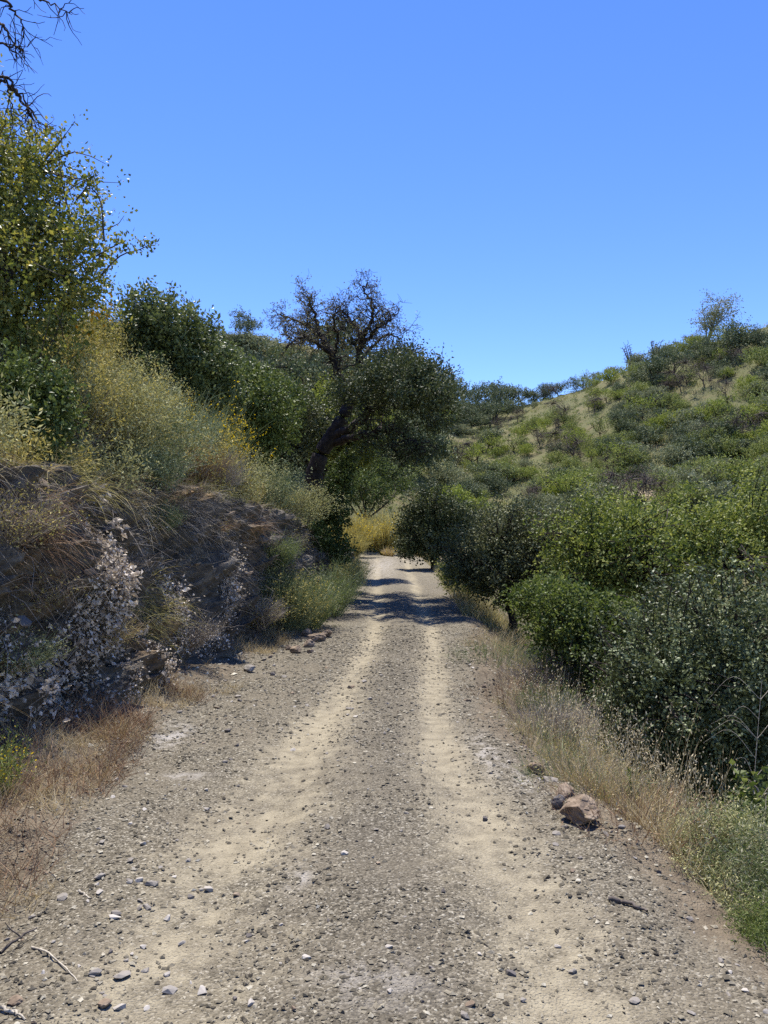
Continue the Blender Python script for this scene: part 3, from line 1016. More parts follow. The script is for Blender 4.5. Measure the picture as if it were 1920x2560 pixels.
leafy("bank_bush", "dark green leafy bush under the yellow-green tree at the bank lip", "bush", on_ground(40, 7.5, -0.3),
    lobes_at((30, 1000, 7.2, 0.42, 1.1), (100, 1060, 7.2, 0.3, 1.1), (20, 1130, 7.0, 0.36, 0.9), (95, 1150, 7.0, 0.22, 0.9), (-60, 1050, 7.3, 0.45, 1), (130, 980, 7.3, 0.22, 1)),
    'oak', 'bark', (0.05, 0.034), 1300, 14, 0.1, 0.03, 80, 221, rough=0.5, tone=0.42)
leafy("bank_tree", "dense dark green tree behind the spiky silver brooms on the slope", "tree", on_ground(430, 14.2),
    lobes_at((400, 880, 14.0, 0.85, 0.95), (470, 905, 14.2, 0.75, 1.0), (330, 890, 13.8, 0.7, 1.0), (535, 960, 14.6, 0.6, 1.0), (420, 980, 13.9, 1.0, 0.7), (365, 800, 14.0, 0.35, 1.1), (450, 830, 14.2, 0.35, 1)),
    'carob_dark', 'bark', (0.085, 0.05), 2600, 14, 0.14, 0.11, 160, 22, rough=0.5, tone=0.52)
leafy("bank_tree", "round green tree between the yellow broom and the leaning oak", "tree", on_ground(610, 16.5),
    lobes_at((620, 985, 16.3, 0.75, 0.9), (560, 960, 16.8, 0.7, 0.9), (660, 1060, 16.2, 0.7, 1.0), (600, 1090, 16.3, 0.75, 0.9), (700, 1010, 18.5, 0.7, 1.0)),
    'oak', 'bark', (0.085, 0.05), 2200, 12, 0.14, 0.08, 120, 23, rough=0.35, tone=0.5)
leafy("ivy_bush", "black-green ivy bush wrapped around the foot of the leaning oak", "bush", on_ground(835, 18.6),
    lobes_at((845, 1215, 18.7, 0.34, 1.5), (835, 1290, 18.6, 0.38, 1.2), (840, 1370, 18.3, 0.36, 1.0), (790, 1350, 18.2, 0.34, 0.9), (868, 1170, 18.9, 0.26, 1.2), (800, 1270, 18.9, 0.3, 1.2)),
    'oak', 'bark', (0.07, 0.05), 800, 16, 0.1, 0.015, 30, 24, rough=0.3, tone=0.3)
leafy("oak_tree", "leafy yellow-green oak standing directly behind the leaning oak", "tree", on_ground(770, 25.0),
    lobes_at((800, 1050, 24.8, 1.0, 0.9), (890, 1090, 25.0, 1.0, 0.9), (720, 1080, 25.2, 1.0, 0.9), (860, 1120, 25.5, 0.8, 0.8), (850, 1000, 25.5, 0.9, 0.9), (905, 1060, 25.5, 0.8, 0.8)),
    'almond', 'bark', (0.11, 0.07), 2600, 12, 0.2, 0.14, 160, 25, rough=0.35, tone=0.5)
leafy("oak_tree", "oak with a twisted trunk uphill of the round green tree", "tree", on_ground(640, 23.0),
    lobes_at((600, 1030, 23, 0.95, 0.9), (700, 1010, 23.4, 0.85, 0.9), (640, 1100, 22.8, 1.0, 0.9), (570, 960, 24, 0.8, 0.9), (720, 1120, 22.6, 0.8, 1.0), (760, 1060, 23, 0.7, 0.9)),
    'oak_grey', 'bark', (0.11, 0.07), 1700, 12, 0.2, 0.12, 120, 26, rough=0.4, tone=0.45)

def fine_shrub(name, label, base, h, w, seed, mat, clumps=800, per=12, leaf=(0.05, 0.017)):
    """A rounded shrub of many fine upright sprays of narrow leaves."""
    rng = np.random.default_rng(seed)
    lobes = [(rng.normal() * w * 0.45, rng.normal() * w * 0.4, h * rng.uniform(0.35, 0.6), w * rng.uniform(0.4, 0.6), w * rng.uniform(0.4, 0.6), h * rng.uniform(0.3, 0.42)) for _ in range(6)]
    r = root(name, label, "shrub", base)
    g, pos, axis = crown_geo(rng, lobes, clumps, per, leaf, 0.12, 0.3, 0.45, 0.5, 0.0, 0.9)
    gs = Geo()
    n = 170
    k = rng.integers(0, len(pos), n)
    st = np.stack([rng.normal(size=n) * w * 0.2, rng.normal(size=n) * w * 0.2, np.full(n, -0.05)], 1)
    d = pos[k] - st
    strips(gs, st, d, np.linalg.norm(d, axis=1) * rng.uniform(0.95, 1.2, n), 0.008, rng, 0.35 + 0.25 * rng.normal(size=n), 0.12, 3, 0.0)
    link("stems", gs.mesh("stems", M['dead_twig']), r)
    link("crown", g.mesh("crown", M[mat]), r)
    return r


# shrubs of thin stems on the slope above the cut
slope = [
    # px, depth, height, spread, mat, tone, name, label, blossom, foliage
    (345, 11.4, 1.35, 0.5, 'silver', 0.6, "silver_broom", "tall silver-grey broom left of the yellow flowering broom", None, None),
    (450, 12.2, 1.35, 0.6, 'silver', 0.55, "silver_broom", "fan of silver broom stems in front of the dense dark tree", None, None),
    (400, 10.8, 0.8, 0.75, 'silver', 0.65, "silver_broom", "low silver broom among the olive shrubs mid slope", None, None),
    (470, 12.6, 1.6, 0.7, 'green_stem', 0.6, "yellow_broom", "broom with bright yellow flower spikes above the purple dry shrub", ('yellow', 4200, 0.032, -0.35), None),
    (530, 13.2, 1.45, 0.7, 'green_stem', 0.5, "yellow_broom", "yellow flowering broom nearest the round green tree", ('yellow', 4200, 0.032, -0.3), None),
]
for k, (px, d, h, sp, mat, tone, nm, lab, bl, fo) in enumerate(slope):
    broom(nm, lab, "broom", on_ground(px, d), mat, h, sp, 360, 0.0065, 40 + k, None, 0.2, 3, bl, fo, tone=tone)
shr = [
    (190, 8.8, 1.35, 0.95, "olive shrub with pale seed heads beside the yellow-green tree"),
    (270, 9.4, 1.35, 0.95, "broad olive shrub overhanging the white creeper on the bank"),
    (370, 10.2, 1.15, 0.95, "olive shrub above the green tuft that grows on the bank"),
    (300, 11.6, 1.5, 0.9, "taller olive shrub behind the overhanging ones"),
    (240, 12.8, 1.9, 0.8, "yellowish olive shrub beneath the outer branches of the yellow-green tree"),
    (480, 11.8, 1.05, 0.95, "low olive shrub behind the purple dry shrub"),
    (560, 12.9, 1.05, 0.95, "olive shrub at the bank edge before the round green tree"),
    (640, 14.6, 1.1, 0.95, "olive shrub at the bank edge halfway to the leaning oak"),
    (690, 16.2, 1.0, 0.9, "dull olive shrub close to the trunk of the leaning oak"),
    (150, 10.4, 1.9, 0.85, "tall olive shrub in the gloom behind the yellow-green tree"),
    (400, 12.9, 1.3, 0.9, "olive shrub between the silver brooms and the dense dark tree"),
    (760, 17.4, 0.75, 0.9, "small grey-olive shrub at the foot of the leaning oak"),
]
def behind_lip(px, d):
    while (px - CX) / F_PX * d > float(foot(d)) - 0.8 and d < 19:
        d += 0.1
    return on_ground(px, d)


for k, (px, d, h, sp, lab) in enumerate(shr):
    fine_shrub("olive_shrub", lab, behind_lip(px, d), h, sp, 60 + k, ('olive', 'olive_grey', 'green_stem', 'olive_grey', 'olive')[k % 5])
broom("dry_shrub", "purple-brown dry shrub at the bank edge under the yellow broom", "shrub", behind_lip(505, 11.0), 'dead_twig', 0.95, 0.85, 800, 0.005, 80, None, 0.1, 4)
broom("dry_shrub", "rusty red dry shrub behind the purple-brown one", "shrub", behind_lip(470, 11.4), 'rust', 0.95, 0.7, 600, 0.005, 81, None, 0.1, 3)
broom("everlasting_shrub", "small shrub with straw-yellow heads on the bank edge", "shrub", behind_lip(605, 12.1), 'olive', 0.75, 0.6, 420, 0.006, 82, None, 0.0, 2, ('straw', 1500, 0.03, -0.6))
broom("everlasting_shrub", "pale shrub with cream heads just before the oak trunk", "shrub", on_ground(770, 15.4), 'silver', 0.75, 0.8, 420, 0.006, 83, None, 0.05, 3, ('straw', 900, 0.03, -0.2))

# plants on the cut itself
def bank_tuft(name, label, px, py, d, mat, h, sp, stems, seed, foliage=None, width=0.006, lean=(0.35, -0.1), gravity=0.1, tone=0.5):
    j, i = np.unravel_index(np.argmin(np.abs((BANK[:, :, 0] / BANK[:, :, 1]) * F_PX + CX - px) + np.abs(HORIZON - (BANK[:, :, 2] - EYE) / BANK[:, :, 1] * F_PX - py) + 6 * np.abs(BANK[:, :, 1] - d)), BANK.shape[:2])
    return broom(name, label, "shrub", BANK[j, i] - np.array([0.03, 0, 0.02]), mat, h, sp, stems, width, seed, None, gravity, 3, None, foliage, lean=lean, tone=tone)


bank_tuft("green_tuft", "grey-green tuft growing from the upper bank above the white creepers", 385, 1325, 10.0, 'green_stem', 0.42, 0.7, 420, 90, ('green_stem', 1800, 0.03), tone=0.55)
bank_tuft("green_tuft", "bright green tuft sprouting from the ochre rock of the bank", 675, 1420, 13.0, 'green_stem', 0.62, 0.65, 520, 91, ('bright', 3600, 0.036), tone=0.7)
bank_tuft("bank_shrub", "dark olive shrub hanging on the bank below the bright tuft", 650, 1530, 12.0, 'green_stem', 0.8, 0.85, 620, 92, ('oak_grey', 6500, 0.04), tone=0.3)
bank_tuft("bank_shrub", "purplish shrub with dry twigs at the left of the dark olive one", 640, 1560, 11.6, 'dead_twig', 0.5, 0.9, 500, 93, ('olive', 1600, 0.03))
for px, d, h, mat, fol, lab, sd in ((752, 13.2, 0.9, 'green_stem', 'bright', "bright green bush at the bank foot next to the rubble stones", 94),
                                    (810, 15.0, 1.0, 'green_stem', 'carob_dark', "dark green bush at the bank foot beyond the bright one", 95),
                                    (850, 20.0, 0.95, 'green_stem', 'olive', "rounded olive bush at the road edge under the oak", 96),
                                    (848, 23.5, 0.9, 'green_stem', 'bright', "small green bush at the road edge where the shadow ends", 97),
                                    (712, 12.6, 0.95, 'green_stem', 'olive', "olive bush at the bank foot behind the rubble stones", 98)):
    b = on_ground(px, d)
    broom("roadside_bush", lab, "bush", b, mat, h, 0.75, 500, 0.007, sd, None, 0.05, 3, None, (fol, 5200, 0.042), foot_r=0.4)

for k, (px, py, d, mat, h, sp, fol, lab) in enumerate((
        (20, 1330, 6.2, 'dead_twig', 0.5, 0.9, ('olive', 1400, 0.026), "grey twiggy shrub high on the near bank at the left edge"),
        (60, 1500, 6.0, 'dead_twig', 0.45, 0.9, ('olive', 900, 0.026), "twiggy shrub midway up the near bank left of the first creeper streak"),
        (20, 1650, 5.4, 'green_stem', 0.4, 0.9, ('olive_grey', 1400, 0.024), "grey-green shrub low on the near bank at the left edge"),
        (250, 1600, 6.9, 'straw', 0.4, 0.9, ('olive', 600, 0.024), "straw tuft sticking out between the first creeper streak and the dry patch"),
        (270, 1440, 7.8, 'dead_twig', 0.5, 0.8, ('dead_twig', 900, 0.026), "brown twig tangle between the two creeper streaks"),
        (520, 1330, 11.0, 'rust', 0.4, 0.8, ('olive', 500, 0.026), "rusty tuft under the ledge right of the grey-green tuft"),
        (470, 1600, 9.4, 'dead_twig', 0.5, 0.9, ('pale', 700, 0.022), "bleached twig tangle low on the bank before the crevice"),
        (720, 1370, 14.5, 'dead_twig', 0.5, 0.8, ('olive', 900, 0.03), "dull twiggy shrub on the far bank above the dark green bush"))):
    bank_tuft("bank_shrub", lab, px, py, d, mat, h, sp, 190, 170 + k, fol, 0.0045, (0.45, -0.1), 0.3)

for k, (y_, h, w, mat, lab) in enumerate(((5.6, 0.55, 0.6, 'olive_grey', "grey-olive shrub draped over the bank lip at the left edge"),
                                        (6.7, 0.5, 0.55, 'olive', "small olive shrub draped over the lip under the dark green bush"),
                                        (8.0, 0.6, 0.6, 'olive_grey', "grey-olive shrub draped over the lip between the two creeper streaks"),
                                        (9.2, 0.5, 0.5, 'green_stem', "greenish shrub draped over the lip above the second creeper streak"),
                                        (11.3, 0.5, 0.55, 'olive', "olive shrub draped over the lip above the ochre ledge"),
                                        (13.0, 0.5, 0.55, 'olive_grey', "grey-olive shrub draped over the lip above the bright green tuft"),
                                        (15.0, 0.55, 0.6, 'olive', "olive shrub draped over the lip just before the oak"))):
    fine_shrub("lip_shrub", lab, on_bank(y_, 0.84) - np.array([0.05, 0, 0.12]), h, w, 240 + k, mat, 480, 12)

# withered creepers with pale leaves hanging down the bank
def creeper(label, y0, y1, v0, v1, n, seed, width=0.35, size=0.036):
    """Dry trailing stems that hang down the bank, with crisp pale leaves bunched along them."""
    rng = np.random.default_rng(seed)
    r = root("dead_creeper", label, "creeper", on_bank(y0, v0))
    org = np.array(r.location)
    gs, g = Geo(), Geo()
    stems_n = 46
    for _ in range(stems_n):
        a = rng.beta(1.1, 1.3) * 0.8
        ln = rng.uniform(0.15, 0.5)
        off = rng.normal() * width * (0.35 + 1.1 * a)
        k = np.linspace(a, min(a + ln, 1.0), 10)
        sway = np.cumsum(rng.normal(size=10)) * 0.022
        pts = np.array([on_bank(y0 + (y1 - y0) * t + off + sw, v0 + (v1 - v0) * t) for t, sw in zip(k, sway)])
        pts[1:-1] = (pts[:-2] + pts[1:-1] + pts[2:]) / 3
        pts += np.array([0.05, -0.02, 0.03]) + np.linspace(0, 1, 10)[:, None] * np.array([[0.05, -0.01, 0.0]]) * rng.uniform(0, 1.2)
        tubes(gs, [(pts - org, np.full(10, 0.0032))], 3)
        m = int(n / stems_n * rng.lognormal(-0.1, 0.6))
        q = rng.beta(1.6, 1.0, m) * 8.99
        qi = q.astype(int)
        base = pts[qi] + (pts[qi + 1] - pts[qi]) * (q - qi)[:, None]
        bunch = rng.normal(size=(12, 3)) * 0.045
        base = base + bunch[rng.integers(0, 12, m)] + rng.normal(size=(m, 3)) * 0.016 + np.array([0.015, 0, 0.01])
        big = size * rng.lognormal(0, 0.25)
        leaves(g, base - org, rng.normal(size=(m, 3)) + np.array([0.5, -0.2, -0.3]), big, big * 0.82, rng, 0.42 + 0.3 * rng.normal() * 0.6 + 0.25 * rng.normal(size=m), 0.2, 0.6)
    link("stems", gs.mesh("stems", M['dead_twig']), r)
    describe(link("leaf_cluster", g.mesh("leaf_cluster", M['pale']), r), kind="stuff")


creeper("withered creeper with white leaves on the dark bank nearest the viewer", 5.75, 5.4, 0.45, 0.04, 1300, 101, 0.26, 0.046)
creeper("withered white-leaved creeper streaming down from the bank lip at left", 7.3, 6.3, 0.82, 0.05, 2700, 102, 0.2, 0.045)
creeper("second streak of withered white creeper down the middle of the bank", 9.3, 8.4, 0.78, 0.12, 1700, 103, 0.16, 0.038)
creeper("pale creeper streak ending at the purple twigs by the bank foot", 10.6, 9.6, 0.6, 0.06, 1200, 104, 0.18, 0.034)
creeper("low whitish creeper patch among the dry grass at the bank foot", 7.7, 7.5, 0.3, 0.05, 700, 105, 0.16, 0.034)


def hanging_grass(label, y, v, n, seed, mat, ln=0.5):
    """A clump of long dry blades spilling down the cut."""
    rng = np.random.default_rng(seed)
    r = root("hanging_grass_clump", label, "grass clump", on_bank(y, v))
    g = Geo()
    yy = y + rng.normal(size=n) * 0.22
    base = np.array([on_bank(a, np.clip(v + b, 0.03, 0.86)) for a, b in zip(yy, rng.normal(size=n) * 0.06)]) - np.array(r.location)
    strips(g, base, rng.normal(size=(n, 3)) * 0.45 + np.array([0.8, -0.1, 0.35]), ln * rng.uniform(0.4, 1.2, n), 0.0045, rng, 0.5 + 0.28 * rng.normal(size=n), 0.3, 4, 0.95)
    describe(link("blades", g.mesh("blades", M[mat]), r), kind="stuff")


hanging_grass("grey dry grass spilling over the bank lip at the left edge", 5.2, 0.8, 420, 111, 'dead_twig', 0.55)
hanging_grass("straw-coloured grass curtain on the lip just left of the first creeper streak", 6.2, 0.82, 300, 118, 'straw', 0.4)
hanging_grass("olive grass curtain on the lip right above the first creeper streak", 7.1, 0.82, 480, 119, 'olive', 0.5)
hanging_grass("dead grey grass on the lip behind the grey-green tuft", 10.2, 0.82, 420, 120, 'dead_twig', 0.5)
hanging_grass("pinkish dry grass hanging on the bank left of the first creeper streak", 5.9, 0.6, 380, 112, 'rust', 0.5)
hanging_grass("straw tuft drooping over the lip above the two creeper streaks", 8.3, 0.8, 420, 113, 'straw', 0.55)
hanging_grass("dull dry grass between the two white creeper streaks", 8.0, 0.35, 420, 114, 'olive', 0.4)
hanging_grass("brown grass hanging beneath the grey-green tuft", 9.9, 0.7, 320, 115, 'dead_twig', 0.5)
hanging_grass("tawny grass clump low on the bank at the left edge", 4.9, 0.2, 420, 116, 'straw', 0.5)
hanging_grass("dry grass clump over the crevice where the bank juts out", 11.6, 0.6, 300, 117, 'rust', 0.4)

# ------------------------------------------------------------------ bare tree outside the frame whose branches droop in
def bare_tree():
    rng = np.random.default_rng(31)
    base = on_ground(-620, 7.0)
    o = root("bare_tree", "bare dead tree whose drooping branches enter the top left corner", "tree", base)
    g = Geo()
    top = P(-480, 60, 6.2) - base
    tubes(g, [(spline([(0, 0, -0.2), (0.1, 0.1, 1.2), (0.2, -0.2, 2.6), top], 14), np.linspace(0.15, 0.07, 14))], 9)
    D = 5.6
    mains = [((-480, 60, 6.2), (-250, -60, 5.8), (0, -2, D), (28, 22, D), (52, 48, D), (57, 70, D), (47, 112, D)),
             ((-480, 60, 6.2), (-220, 60, 5.8), (0, 110, D), (36, 118, D), (66, 130, D)),
             ((-480, 60, 6.2), (-200, 180, 5.7), (0, 192, D), (34, 215, D), (58, 245, D), (82, 285, D), (104, 328, D)),
             ((-250, -60, 5.8), (0, -70, D), (70, -20, D), (100, 2, D), (140, 18, D), (178, 36, D)),
             ((-300, 20, 5.9), (-60, 30, D), (0, 55, D), (24, 85, D), (36, 118, D), (46, 152, D)),
             ((-200, 180, 5.7), (-40, 200, D), (12, 205, D), (24, 240, D), (26, 282, D)),
             ((28, 215, D), (46, 245, D), (70, 275, D), (78, 294, D))]
    for pts in mains:
        line = spline([P(*p) - base for p in pts], 26)
        line += rng.normal(size=line.shape) * 0.008
        rad = np.linspace(0.015, 0.0025, 26)
        tubes(g, [(line, rad)], 5)
        for _ in range(12):
            k = rng.integers(10, 25)
            d = unit(line[k + 1] - line[k]) if k < 25 else unit(line[k] - line[k - 1])
            b, br = branch(rng, line[k], d + rng.normal(size=3) * 0.7 + np.array([0.1, 0, -0.2]), rng.uniform(0.08, 0.32), 0.0045, 0.002, 6, 0.3)
            tubes(g, [(b, br)], 3)
            if rng.random() < 0.6:
                c, cr = branch(rng, b[3], unit(b[4] - b[3]) + rng.normal(size=3) * 0.6, rng.uniform(0.06, 0.18), 0.003, 0.0015, 5, 0.3)
                tubes(g, [(c, cr)], 3)
    link("trunk", g.mesh("trunk", M['bark'], True), o)


bare_tree()

# ------------------------------------------------------------------ plants: right of the track
leafy("evergreen_bush", "big rounded glossy evergreen bush over the dark hollow right of the track", "bush", on_ground(1760, 7.6),
    lobes_at((1700, 1690, 7.3, 0.75, 0.95), (1830, 1640, 7.4, 0.85, 0.9), (1620, 1740, 7.2, 0.5, 1.0), (1980, 1700, 7.8, 1.0, 0.9), (1760, 1840, 7.4, 0.75, 0.7), (1880, 1830, 7.4, 0.75, 0.8), (1590, 1840, 7.2, 0.3, 0.8)),
    'bush', 'bark', (0.042, 0.026), 5200, 16, 0.09, 0.06, 300, 121, rough=0.4, tone=0.45, inner=0.4)
leafy("evergreen_bush", "grey-green dense bush at the track edge past the oak shadow", "bush", on_ground(1270, 16.0),
    lobes_at((1250, 1370, 16.0, 0.95, 0.85), (1340, 1350, 16.4, 0.85, 0.9), (1180, 1420, 16.0, 0.6, 0.8), (1300, 1440, 15.8, 0.8, 0.8), (1360, 1420, 16.4, 0.6, 1)),
    'oak_grey', 'bark', (0.065, 0.04), 2700, 14, 0.12, 0.09, 260, 122, rough=0.5, tone=0.42, twig_r=0.012)
leafy("oak_tree", "low dark oak at the bend where the track disappears", "tree", on_ground(1085, 29.0),
    lobes_at((1085, 1285, 29, 1.0, 0.9), (1035, 1325, 29, 0.7, 1.0), (1140, 1305, 29.5, 0.85, 0.9), (1095, 1350, 28.6, 0.9, 0.9), (1020, 1370, 28.5, 0.4, 0.9)),
    'oak_deep', 'bark', (0.1, 0.065), 2000, 12, 0.18, 0.13, 130, 123, rough=0.3, tone=0.42)
leafy("almond_tree", "yellow-green tree with an upright stem behind the big rounded bush", "tree", on_ground(1575, 13.0),
    lobes_at((1560, 1340, 13, 0.95, 0.75), (1640, 1360, 13.2, 0.75, 0.9), (1480, 1370, 13, 0.75, 0.9), (1560, 1440, 12.8, 0.9, 0.8), (1450, 1440, 13.0, 0.5, 1)),
    'almond', 'bark', (0.07, 0.04), 2300, 12, 0.14, 0.07, 220, 124, rough=0.7, tone=0.45, twig_r=0.012)
leafy("almond_tree", "yellow-green tree at the right edge of the view beyond the rounded bush", "tree", on_ground(1800, 13.5),
    lobes_at((1770, 1330, 13.5, 0.95, 0.8), (1880, 1320, 13.8, 1.0, 0.8), (1960, 1370, 13.8, 1.0, 0.9), (1820, 1410, 13.2, 0.9, 0.7), (1700, 1380, 13.8, 0.6, 1.0)),
    'almond', 'bark', (0.07, 0.04), 2400, 12, 0.14, 0.07, 220, 125, rough=0.65, tone=0.52, twig_r=0.012)
leafy("almond_tree", "dull green tree between the grey-green bush and the upright-stemmed tree", "tree", on_ground(1420, 15.5),
    lobes_at((1420, 1330, 15.5, 0.7, 0.9), (1400, 1420, 15.3, 0.8, 0.9), (1470, 1330, 16, 0.7, 0.9)),
    'oak_grey', 'bark', (0.075, 0.045), 1200, 12, 0.14, 0.06, 90, 126, rough=0.4, tone=0.6)
leafy("green_shrub", "bright green shrub in the hollow below the upright-stemmed tree", "shrub", on_ground(1420, 9.6),
    lobes_at((1400, 1510, 9.8, 0.4, 0.75), (1475, 1535, 9.6, 0.38, 0.8), (1335, 1505, 10.2, 0.33, 0.7), (1430, 1600, 9.4, 0.45, 0.8), (1530, 1580, 9.8, 0.42, 1)),
    'bright', 'bark', (0.055, 0.032), 1500, 13, 0.1, 0.03, 120, 127, rough=0.6, tone=0.36)
leafy("green_shrub", "green shrub straggling along the verge before the grey-green bush", "shrub", on_ground(1150, 19.0),
    lobes_at((1140, 1435, 19, 0.42, 0.8), (1190, 1450, 18, 0.4, 0.9)),
    'almond', 'bark', (0.06, 0.035), 500, 12, 0.12, 0.03, 30, 128, rough=0.4, tone=0.4)
leafy("leafy_plant", "young plant with round glossy leaves at the right edge of the view", "plant", on_ground(1905, 4.6),
    lobes_at((1900, 2010, 4.5, 0.15, 1.2), (1870, 2060, 4.4, 0.12, 1.0), (1930, 2060, 4.5, 0.16, 1)),
    'bright', 'bark_pale', (0.055, 0.04), 110, 7, 0.06, 0.008, 25, 129, rough=0.3, tone=0.35)
leafy("undergrowth_bush", "low dark bush in the hollow beneath the big rounded bush", "bush", on_ground(1600, 9.0),
    lobes_at((1560, 1730, 8.6, 0.4, 0.9), (1640, 1860, 8.2, 0.5, 0.8), (1750, 1930, 7.6, 0.45, 0.7), (1500, 1680, 9.4, 0.4, 0.9)),
    'oak', 'bark', (0.045, 0.028), 900, 13, 0.1, 0.03, 60, 130, rough=0.4, tone=0.35)
leafy("feathery_shrub", "feathery grey-green shrub with pale tips spilling on to the gravel at lower right", "shrub", on_ground(1860, 3.9),
    lobes_at((1850, 2190, 3.85, 0.24, 0.9), (1770, 2160, 4.05, 0.17, 0.8), (1910, 2260, 3.6, 0.22, 0.9), (1900, 2120, 4.1, 0.28, 0.9), (1800, 2240, 3.8, 0.15, 0.8), (1960, 2200, 3.8, 0.3, 0.9)),
    'feather', 'bark_pale', (0.03, 0.0046), 1200, 20, 0.07, 0.01, 160, 131, rough=0.5, tone=0.45, inner=0.3, twig_r=0.0025)
leafy("feathery_shrub", "pale-flowered wispy shrub leaning over the gravel left of the feathery one", "shrub", on_ground(1760, 4.1),
    lobes_at((1745, 2150, 4.05, 0.15, 0.9), (1765, 2220, 3.8, 0.14, 0.9), (1725, 2100, 4.35, 0.14, 0.9), (1800, 2120, 4.2, 0.2, 0.9), (1850, 2100, 4.1, 0.2, 0.8), (1820, 2280, 3.55, 0.13, 0.8)),
    'olive_grey', 'bark_pale', (0.024, 0.006), 900, 18, 0.07, 0.008, 160, 231, rough=0.6, tone=0.62, inner=0.3, twig_r=0.002)
leafy("feathery_shrub", "small bright green feathery shrub below the grey-green one at the picture edge", "shrub", on_ground(1915, 3.15),
    lobes_at((1900, 2345, 3.2, 0.13, 0.9), (1930, 2400, 3.05, 0.12, 0.9), (1960, 2330, 3.3, 0.16, 0.9)),
    'bright', 'bark_pale', (0.026, 0.0045), 450, 22, 0.06, 0.008, 50, 132, rough=0.5, tone=0.4, inner=0.3, twig_r=0.002)
broom("verge_shrub", "grey twiggy shrub on the right verge with dead stems", "shrub", on_ground(1395, 7.5), 'dead_twig', 0.5, 0.8, 500, 0.004, 133, None, 0.05, 4, tone=0.75)
broom("verge_shrub", "small green tuft behind the grey twiggy shrub", "shrub", on_ground(1370, 8.1), 'green_stem', 0.45, 0.7, 400, 0.005, 134, None, 0.05, 3, None, ('bright', 1200, 0.03), tone=0.6)
broom("verge_shrub", "tawny dry shrub on the verge below the bright green shrub", "shrub", on_ground(1390, 9.6), 'dead_twig', 0.75, 0.9, 600, 0.005, 135, None, 0.1, 4, None, ('olive', 1500, 0.03), tone=0.6)
broom("yellow_broom", "yellow flowering broom at the end of the track under the oak", "broom", on_ground(905, 37.0, -0.4), 'olive', 2.0, 0.7, 600, 0.02, 136, None, 0.1, 3, ('yellow', 1900, 0.075, -0.2), ('olive', 4500, 0.08))
broom("yellow_broom", "paler yellow broom beside the bend left of the low dark oak", "broom", on_ground(960, 40.0), 'olive', 2.1, 0.7, 600, 0.02, 137, None, 0.1, 3, ('yellow', 1600, 0.07, 0.0), ('olive', 4500, 0.09))
leafy("oak_bush", "dark green oak bush closing the view beyond the track crest", "bush", on_ground(915, 43.0),
    lobes_at((890, 1215, 43, 1.1, 0.9), (945, 1235, 44, 1.0, 0.9), (920, 1170, 45, 1.2, 0.9), (860, 1190, 43.5, 1.1, 0.9), (985, 1200, 46, 1.2, 0.9), (900, 1130, 47, 1.3, 0.8)),
    'oak', 'bark', (0.13, 0.08), 1500, 12, 0.22, 0.1, 60, 146, rough=0.4)
broom("yellow_broom", "low yellow tuft on the crest of the track", "broom", on_ground(972, 38.0), 'straw', 0.5, 0.8, 220, 0.015, 138, None, 0.1, 2, ('yellow', 400, 0.05, -0.2))
broom("olive_shrub", "olive shrub at the far left edge of the track bend", "shrub", on_ground(868, 33.0), 'olive', 1.5, 0.8, 420, 0.014, 139, None, 0.1, 3, None, ('olive', 3800, 0.06))
broom("olive_shrub", "dull green shrub beyond the track crest", "shrub", on_ground(925, 44.0), 'olive', 1.9, 0.8, 420, 0.016, 140, None, 0.1, 3, None, ('hill_dark', 3500, 0.09))


for k, (px, d, h, sp, mat, fol, lab) in enumerate((
        (1470, 5.1, 0.32, 0.7, 'green_stem', 'olive', "dull green weed clump just behind the large tawny rock"),
        (1530, 5.0, 0.42, 0.6, 'straw', 'straw', "straw clump to the right of the large tawny rock"),
        (1590, 4.3, 0.3, 0.8, 'rust', 'straw', "reddish straw clump in front of the wild oats"),
        (1640, 4.9, 0.42, 0.8, 'straw', 'pale', "pale seed-headed grass clump before the dark hollow"),
        (1335, 6.6, 0.3, 0.8, 'green_stem', 'olive', "low olive weed below the grey twiggy shrub"),
        (1260, 8.3, 0.3, 0.9, 'rust', 'straw', "russet dry clump at the gravel edge near the tawny dry shrub"),
        (1225, 9.6, 0.32, 0.9, 'green_stem', 'almond', "small green weed at the gravel edge level with the bright shrub"),
        (1300, 9.4, 0.5, 0.8, 'dead_twig', 'pale', "bleached twiggy weed between verge and bright green shrub"),
        (1235, 11.4, 0.45, 0.8, 'straw', 'straw', "straw clump beside the near edge of the oak shadow"),
        (1290, 12.6, 0.6, 0.8, 'green_stem', 'olive_grey', "grey-green weed in front of the grey-green bush"),
        (1680, 4.35, 0.3, 0.9, 'dead_twig', 'olive', "brown twiggy weed touching the feathery shrub"))):
    broom("verge_weed", lab, "weed", on_ground(px, d), mat, h, sp, 170, 0.0035, 150 + k, None, 0.25, 3, None, (fol, 700, 0.018), tone=0.55, foot_r=0.5)


def arching_stem():
    rng = np.random.default_rng(141)
    b = on_ground(1880, 5.2)
    o = root("bare_weed", "tall bleached weed stalk with thin arching side stems at the right edge", "weed", b)
    g = Geo()
    top = P(1905, 1700, 5.2) - b
    main = spline([(0, 0, -0.05), top * 0.5 + np.array([-0.02, 0, 0]), top], 12)
    tubes(g, [(main, np.linspace(0.004, 0.0015, 12))], 5)
    for k in range(9):
        s = main[rng.integers(3, 11)]
        sd = -1 if rng.random() < 0.7 else 1
        ln = rng.uniform(0.15, 0.45)
        e = s + np.array([sd * ln, rng.normal() * 0.1, rng.uniform(-0.02, 0.16)])
        m = (s + e) / 2 + np.array([0, 0, ln * 0.4])
        tubes(g, [(spline([s, m, e], 9), np.linspace(0.002, 0.0009, 9))], 3)
    link("stalk", g.mesh("stalk", M['stem_pale'], True), o)


